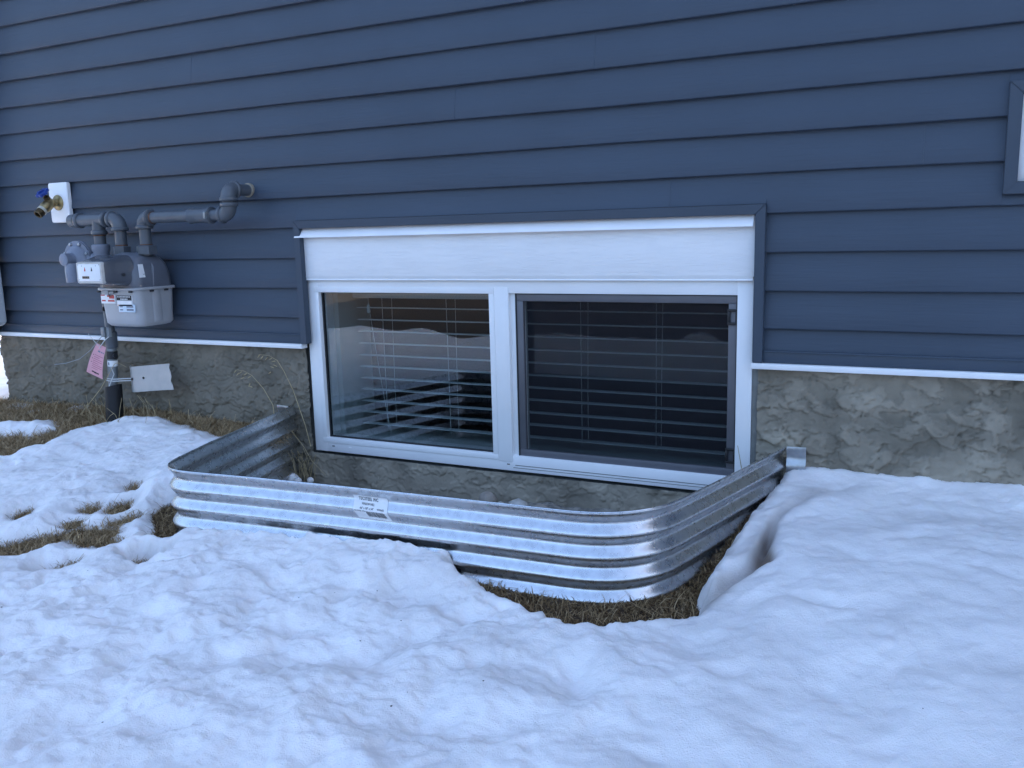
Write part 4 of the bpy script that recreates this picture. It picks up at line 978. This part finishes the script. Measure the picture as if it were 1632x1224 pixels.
# ================================================================= GRASS, STALKS, SPECKS
g = np.random.default_rng(21)
def blades(name, spots, hlen, tint, lean, wdt):
    """spots: Nx3 root points -> one mesh of curved tapering blades"""
    n = len(spots); a = g.random(n) * 2 * np.pi; L = hlen * (.45 + .9 * g.random(n)); le = lean * (.4 + .9 * g.random(n))
    dx, dy = np.cos(a), np.sin(a); sx, sy = -dy, dx; w_ = wdt * (.6 + .8 * g.random(n))
    V = np.zeros((n, 7, 3)); fr = [0, .4, .75]
    cur = .5 + .9 * g.random(n)
    for k, f in enumerate(fr + [1.0]):
        ang = le * (f ** .8) * cur + le * .35
        hx = L * f * np.sin(np.clip(ang, 0, 1.75)); hz = L * f * np.cos(np.clip(ang, 0, 1.75))
        bx, by, bz = spots[:, 0] + dx * hx, spots[:, 1] + dy * hx, spots[:, 2] + hz
        if k < 3:
            ww = w_ * (1 - .25 * k)
            V[:, 2 * k] = np.stack([bx - sx * ww, by - sy * ww, bz], -1); V[:, 2 * k + 1] = np.stack([bx + sx * ww, by + sy * ww, bz + ww * .3], -1)
        else: V[:, 6] = np.stack([bx, by, bz], -1)
    base = (np.arange(n) * 7)[:, None]
    quads = np.concatenate([base + np.array([[0, 1, 3, 2]]), base + np.array([[2, 3, 5, 4]])], 0); tris = base + np.array([[4, 5, 6]])
    me = bpy.data.meshes.new(name); me.vertices.add(n * 7); me.vertices.foreach_set('co', V.astype(np.float32).ravel())
    li = np.concatenate([quads.ravel(), tris.ravel()]).astype(np.int32); me.loops.add(len(li)); me.loops.foreach_set('vertex_index', li)
    ls = np.concatenate([np.arange(len(quads)) * 4, len(quads) * 4 + np.arange(len(tris)) * 3]).astype(np.int32)
    me.polygons.add(len(ls)); me.polygons.foreach_set('loop_start', ls)
    try: me.polygons.foreach_set('loop_total', np.concatenate([np.full(len(quads), 4), np.full(len(tris), 3)]).astype(np.int32))
    except Exception: pass
    me.update(calc_edges=True)
    at = me.attributes.new('tint', 'FLOAT', 'POINT')
    tv = np.clip(tint + .22 * g.standard_normal(n), 0, 1); at.data.foreach_set('value', np.repeat(tv, 7).astype(np.float32))
    o = link(name, me, M['grass']); tag(o, kind='stuff'); return o
def scatter(keys, dens, shrink=.0, region=None):
    out_ = []
    for k in keys:
        P = BARE[k]; xs = [p[0] for p in P]; ys = [p[1] for p in P]
        x0, x1, y0, y1 = min(xs) - .02, max(xs) + .02, min(ys) - .02, max(ys) + .02
        n = int((x1 - x0) * (y1 - y0) * dens); x = x0 + (x1 - x0) * g.random(n); y = y0 + (y1 - y0) * g.random(n)
        t, _ = snow_fields(x, y)
        ok = (t < .006) & ~in_poly(x, y, WELLPOLY) & (y < .004) & (in_poly(x, y, P) | (sdist(x, y, P) < .02)) & (x > HX0 - .3)
        out_.append(np.stack([x[ok], y[ok], zg(x[ok], y[ok]) - dent(x[ok], y[ok]) - .004], -1))
    return np.concatenate(out_, 0)
blades('dead_grass', scatter(['wall_strip', 'left_patch'], 85000), .034, .62, 1.6, .0010)
blades('dead_grass', scatter(['long_patch', 'mid_patch', 'p5', 'p6', 'p7', 'p8', 'p10', 'p11', 'p12', 'p13'], 100000), .026, .52, 1.45, .0010)
blades('dead_grass', scatter(['moat', 'corner_hole'], 100000), .016, .26, 1.4, .0010)
blades('dead_grass', scatter(['wall_strip', 'left_patch'], 7000), .075, .80, 2.3, .0009)
blades('dead_grass', scatter(['long_patch', 'mid_patch', 'corner_hole', 'moat', 'p5', 'p6', 'p7', 'p8'], 8000), .050, .55, 2.2, .0009)
# dry stalks
def stalk(pts, r, label, heads):
    st = thing('dry_grass_stalk', pts[0], label, 'grass stalk', 'dry grass stalks against the foundation')
    bm = B(); tube(bm, pts, [r * (1 - .5 * i / (len(pts) - 1)) for i in range(len(pts))], 5); obj('stem', bm, M['straw'], st)
    for h in heads:
        h = Vector(h); d = Vector((random.uniform(-1, -.2), random.uniform(-.3, .1), random.uniform(-.9, .3))).normalized()
        bm = B(); lathe(bm, h, d, [(0, .0006), (.004, .0021), (.010, .0017), (.017, .0003)], 5); obj('seed_head', bm, M['straw'], st)
stalk([(-1.955, -.03, -.345), (-1.975, -.028, -.27), (-2.02, -.025, -.15), (-2.058, -.022, -.085), (-2.085, -.022, -.048), (-2.12, -.022, -.032), (-2.165, -.025, -.03)], .0016, 'tall dry grass stalk bending left above the well, its seed head under the white flashing',
      [(-2.09, -.024, -.05), (-2.105, -.024, -.04), (-2.125, -.024, -.038), (-2.145, -.024, -.034), (-2.16, -.025, -.03), (-2.10, -.024, -.075), (-2.085, -.024, -.07), (-2.115, -.024, -.09)])
stalk([(-2.055, -.09, -.24), (-2.085, -.06, -.20), (-2.15, -.03, -.15), (-2.205, -.022, -.108), (-2.24, -.022, -.093), (-2.275, -.022, -.09)], .0015, 'shorter dry grass stalk leaning left across the parging beside the well corner',
      [(-2.21, -.024, -.11), (-2.225, -.024, -.10), (-2.24, -.024, -.115), (-2.25, -.024, -.095), (-2.265, -.024, -.10), (-2.275, -.024, -.09), (-2.215, -.024, -.135), (-2.205, -.024, -.15)])
stalk([(-2.03, -.04, -.29), (-1.985, -.03, -.35), (-1.955, -.028, -.40), (-1.89, -.04, -.44)], .0014, 'broken dry stalk lying in the well below the window corner', [])
stalk([(-2.955, -.16, -.275), (-2.85, -.14, -.17), (-2.775, -.13, -.075), (-2.76, -.125, -.07), (-2.735, -.11, -.088)], .0015, 'dry straw leaning on the gas riser over its black sleeve', [])
stalk([(-.462, .008, -.345), (-.478, .008, -.29), (-.490, .008, -.225)], .0016, 'yellow straw standing against the right window frame above the well', [])
# thin straws near the left well end and the riser
bm = B(); r5 = random.Random(9)
for k in range(26):
    x = -2.02 + r5.random() * .07; y = -.01 - r5.random() * .05; L_ = .05 + r5.random() * .08; dx = r5.uniform(-.05, .05)
    tube(bm, [(x, y, -.47), (x + dx * .4, y, -.47 + L_ * .6), (x + dx, y - .01, -.47 + L_)], .0009, 4)
for k in range(34):
    x = -2.98 + r5.random() * .40; y = -.02 - r5.random() * .15; L_ = .04 + r5.random() * .07; dx = r5.uniform(-.07, .07)
    tube(bm, [(x, y, -.30), (x + dx * .4, y, -.30 + L_ * .6), (x + dx, y - .01, -.30 + L_)], .0009, 4)
o = obj('loose_straw', bm, M['straw']); tag(o, kind='stuff')
# dark specks on the snow
bm = B()
for k in range(42):
    x = -2.3 + r5.random() * 2.5; y = -.88 - r5.random() * .7
    t, _ = snow_fields(np.array([x]), np.array([y])); z = float(zg(x, y) + t[0])
    s = r5.uniform(.0005, .0015) * (1.3 if r5.random() < .15 else 1)
    mt_ = Matrix.Translation((x, y, z + s * .3)) @ Matrix.Rotation(r5.random() * 6, 4, 'Z') @ Matrix.Diagonal((s * 1.4, s, s * .6, 1))
    bmesh.ops.create_icosphere(bm, subdivisions=1, radius=1, matrix=mt_)
o = obj('debris_specks', bm, M['debris']); tag(o, kind='stuff')
bm = B()
for x, y, r_ in ((-2.02, -.06, .022), (-1.985, -.075, .015), (-1.95, -.05, .012)):
    bmesh.ops.create_icosphere(bm, subdivisions=2, radius=r_, matrix=Matrix.Translation((x, y, -.462)))
o = obj('snow_crumbs', bm, M['snow']); tag(o, kind='stuff')
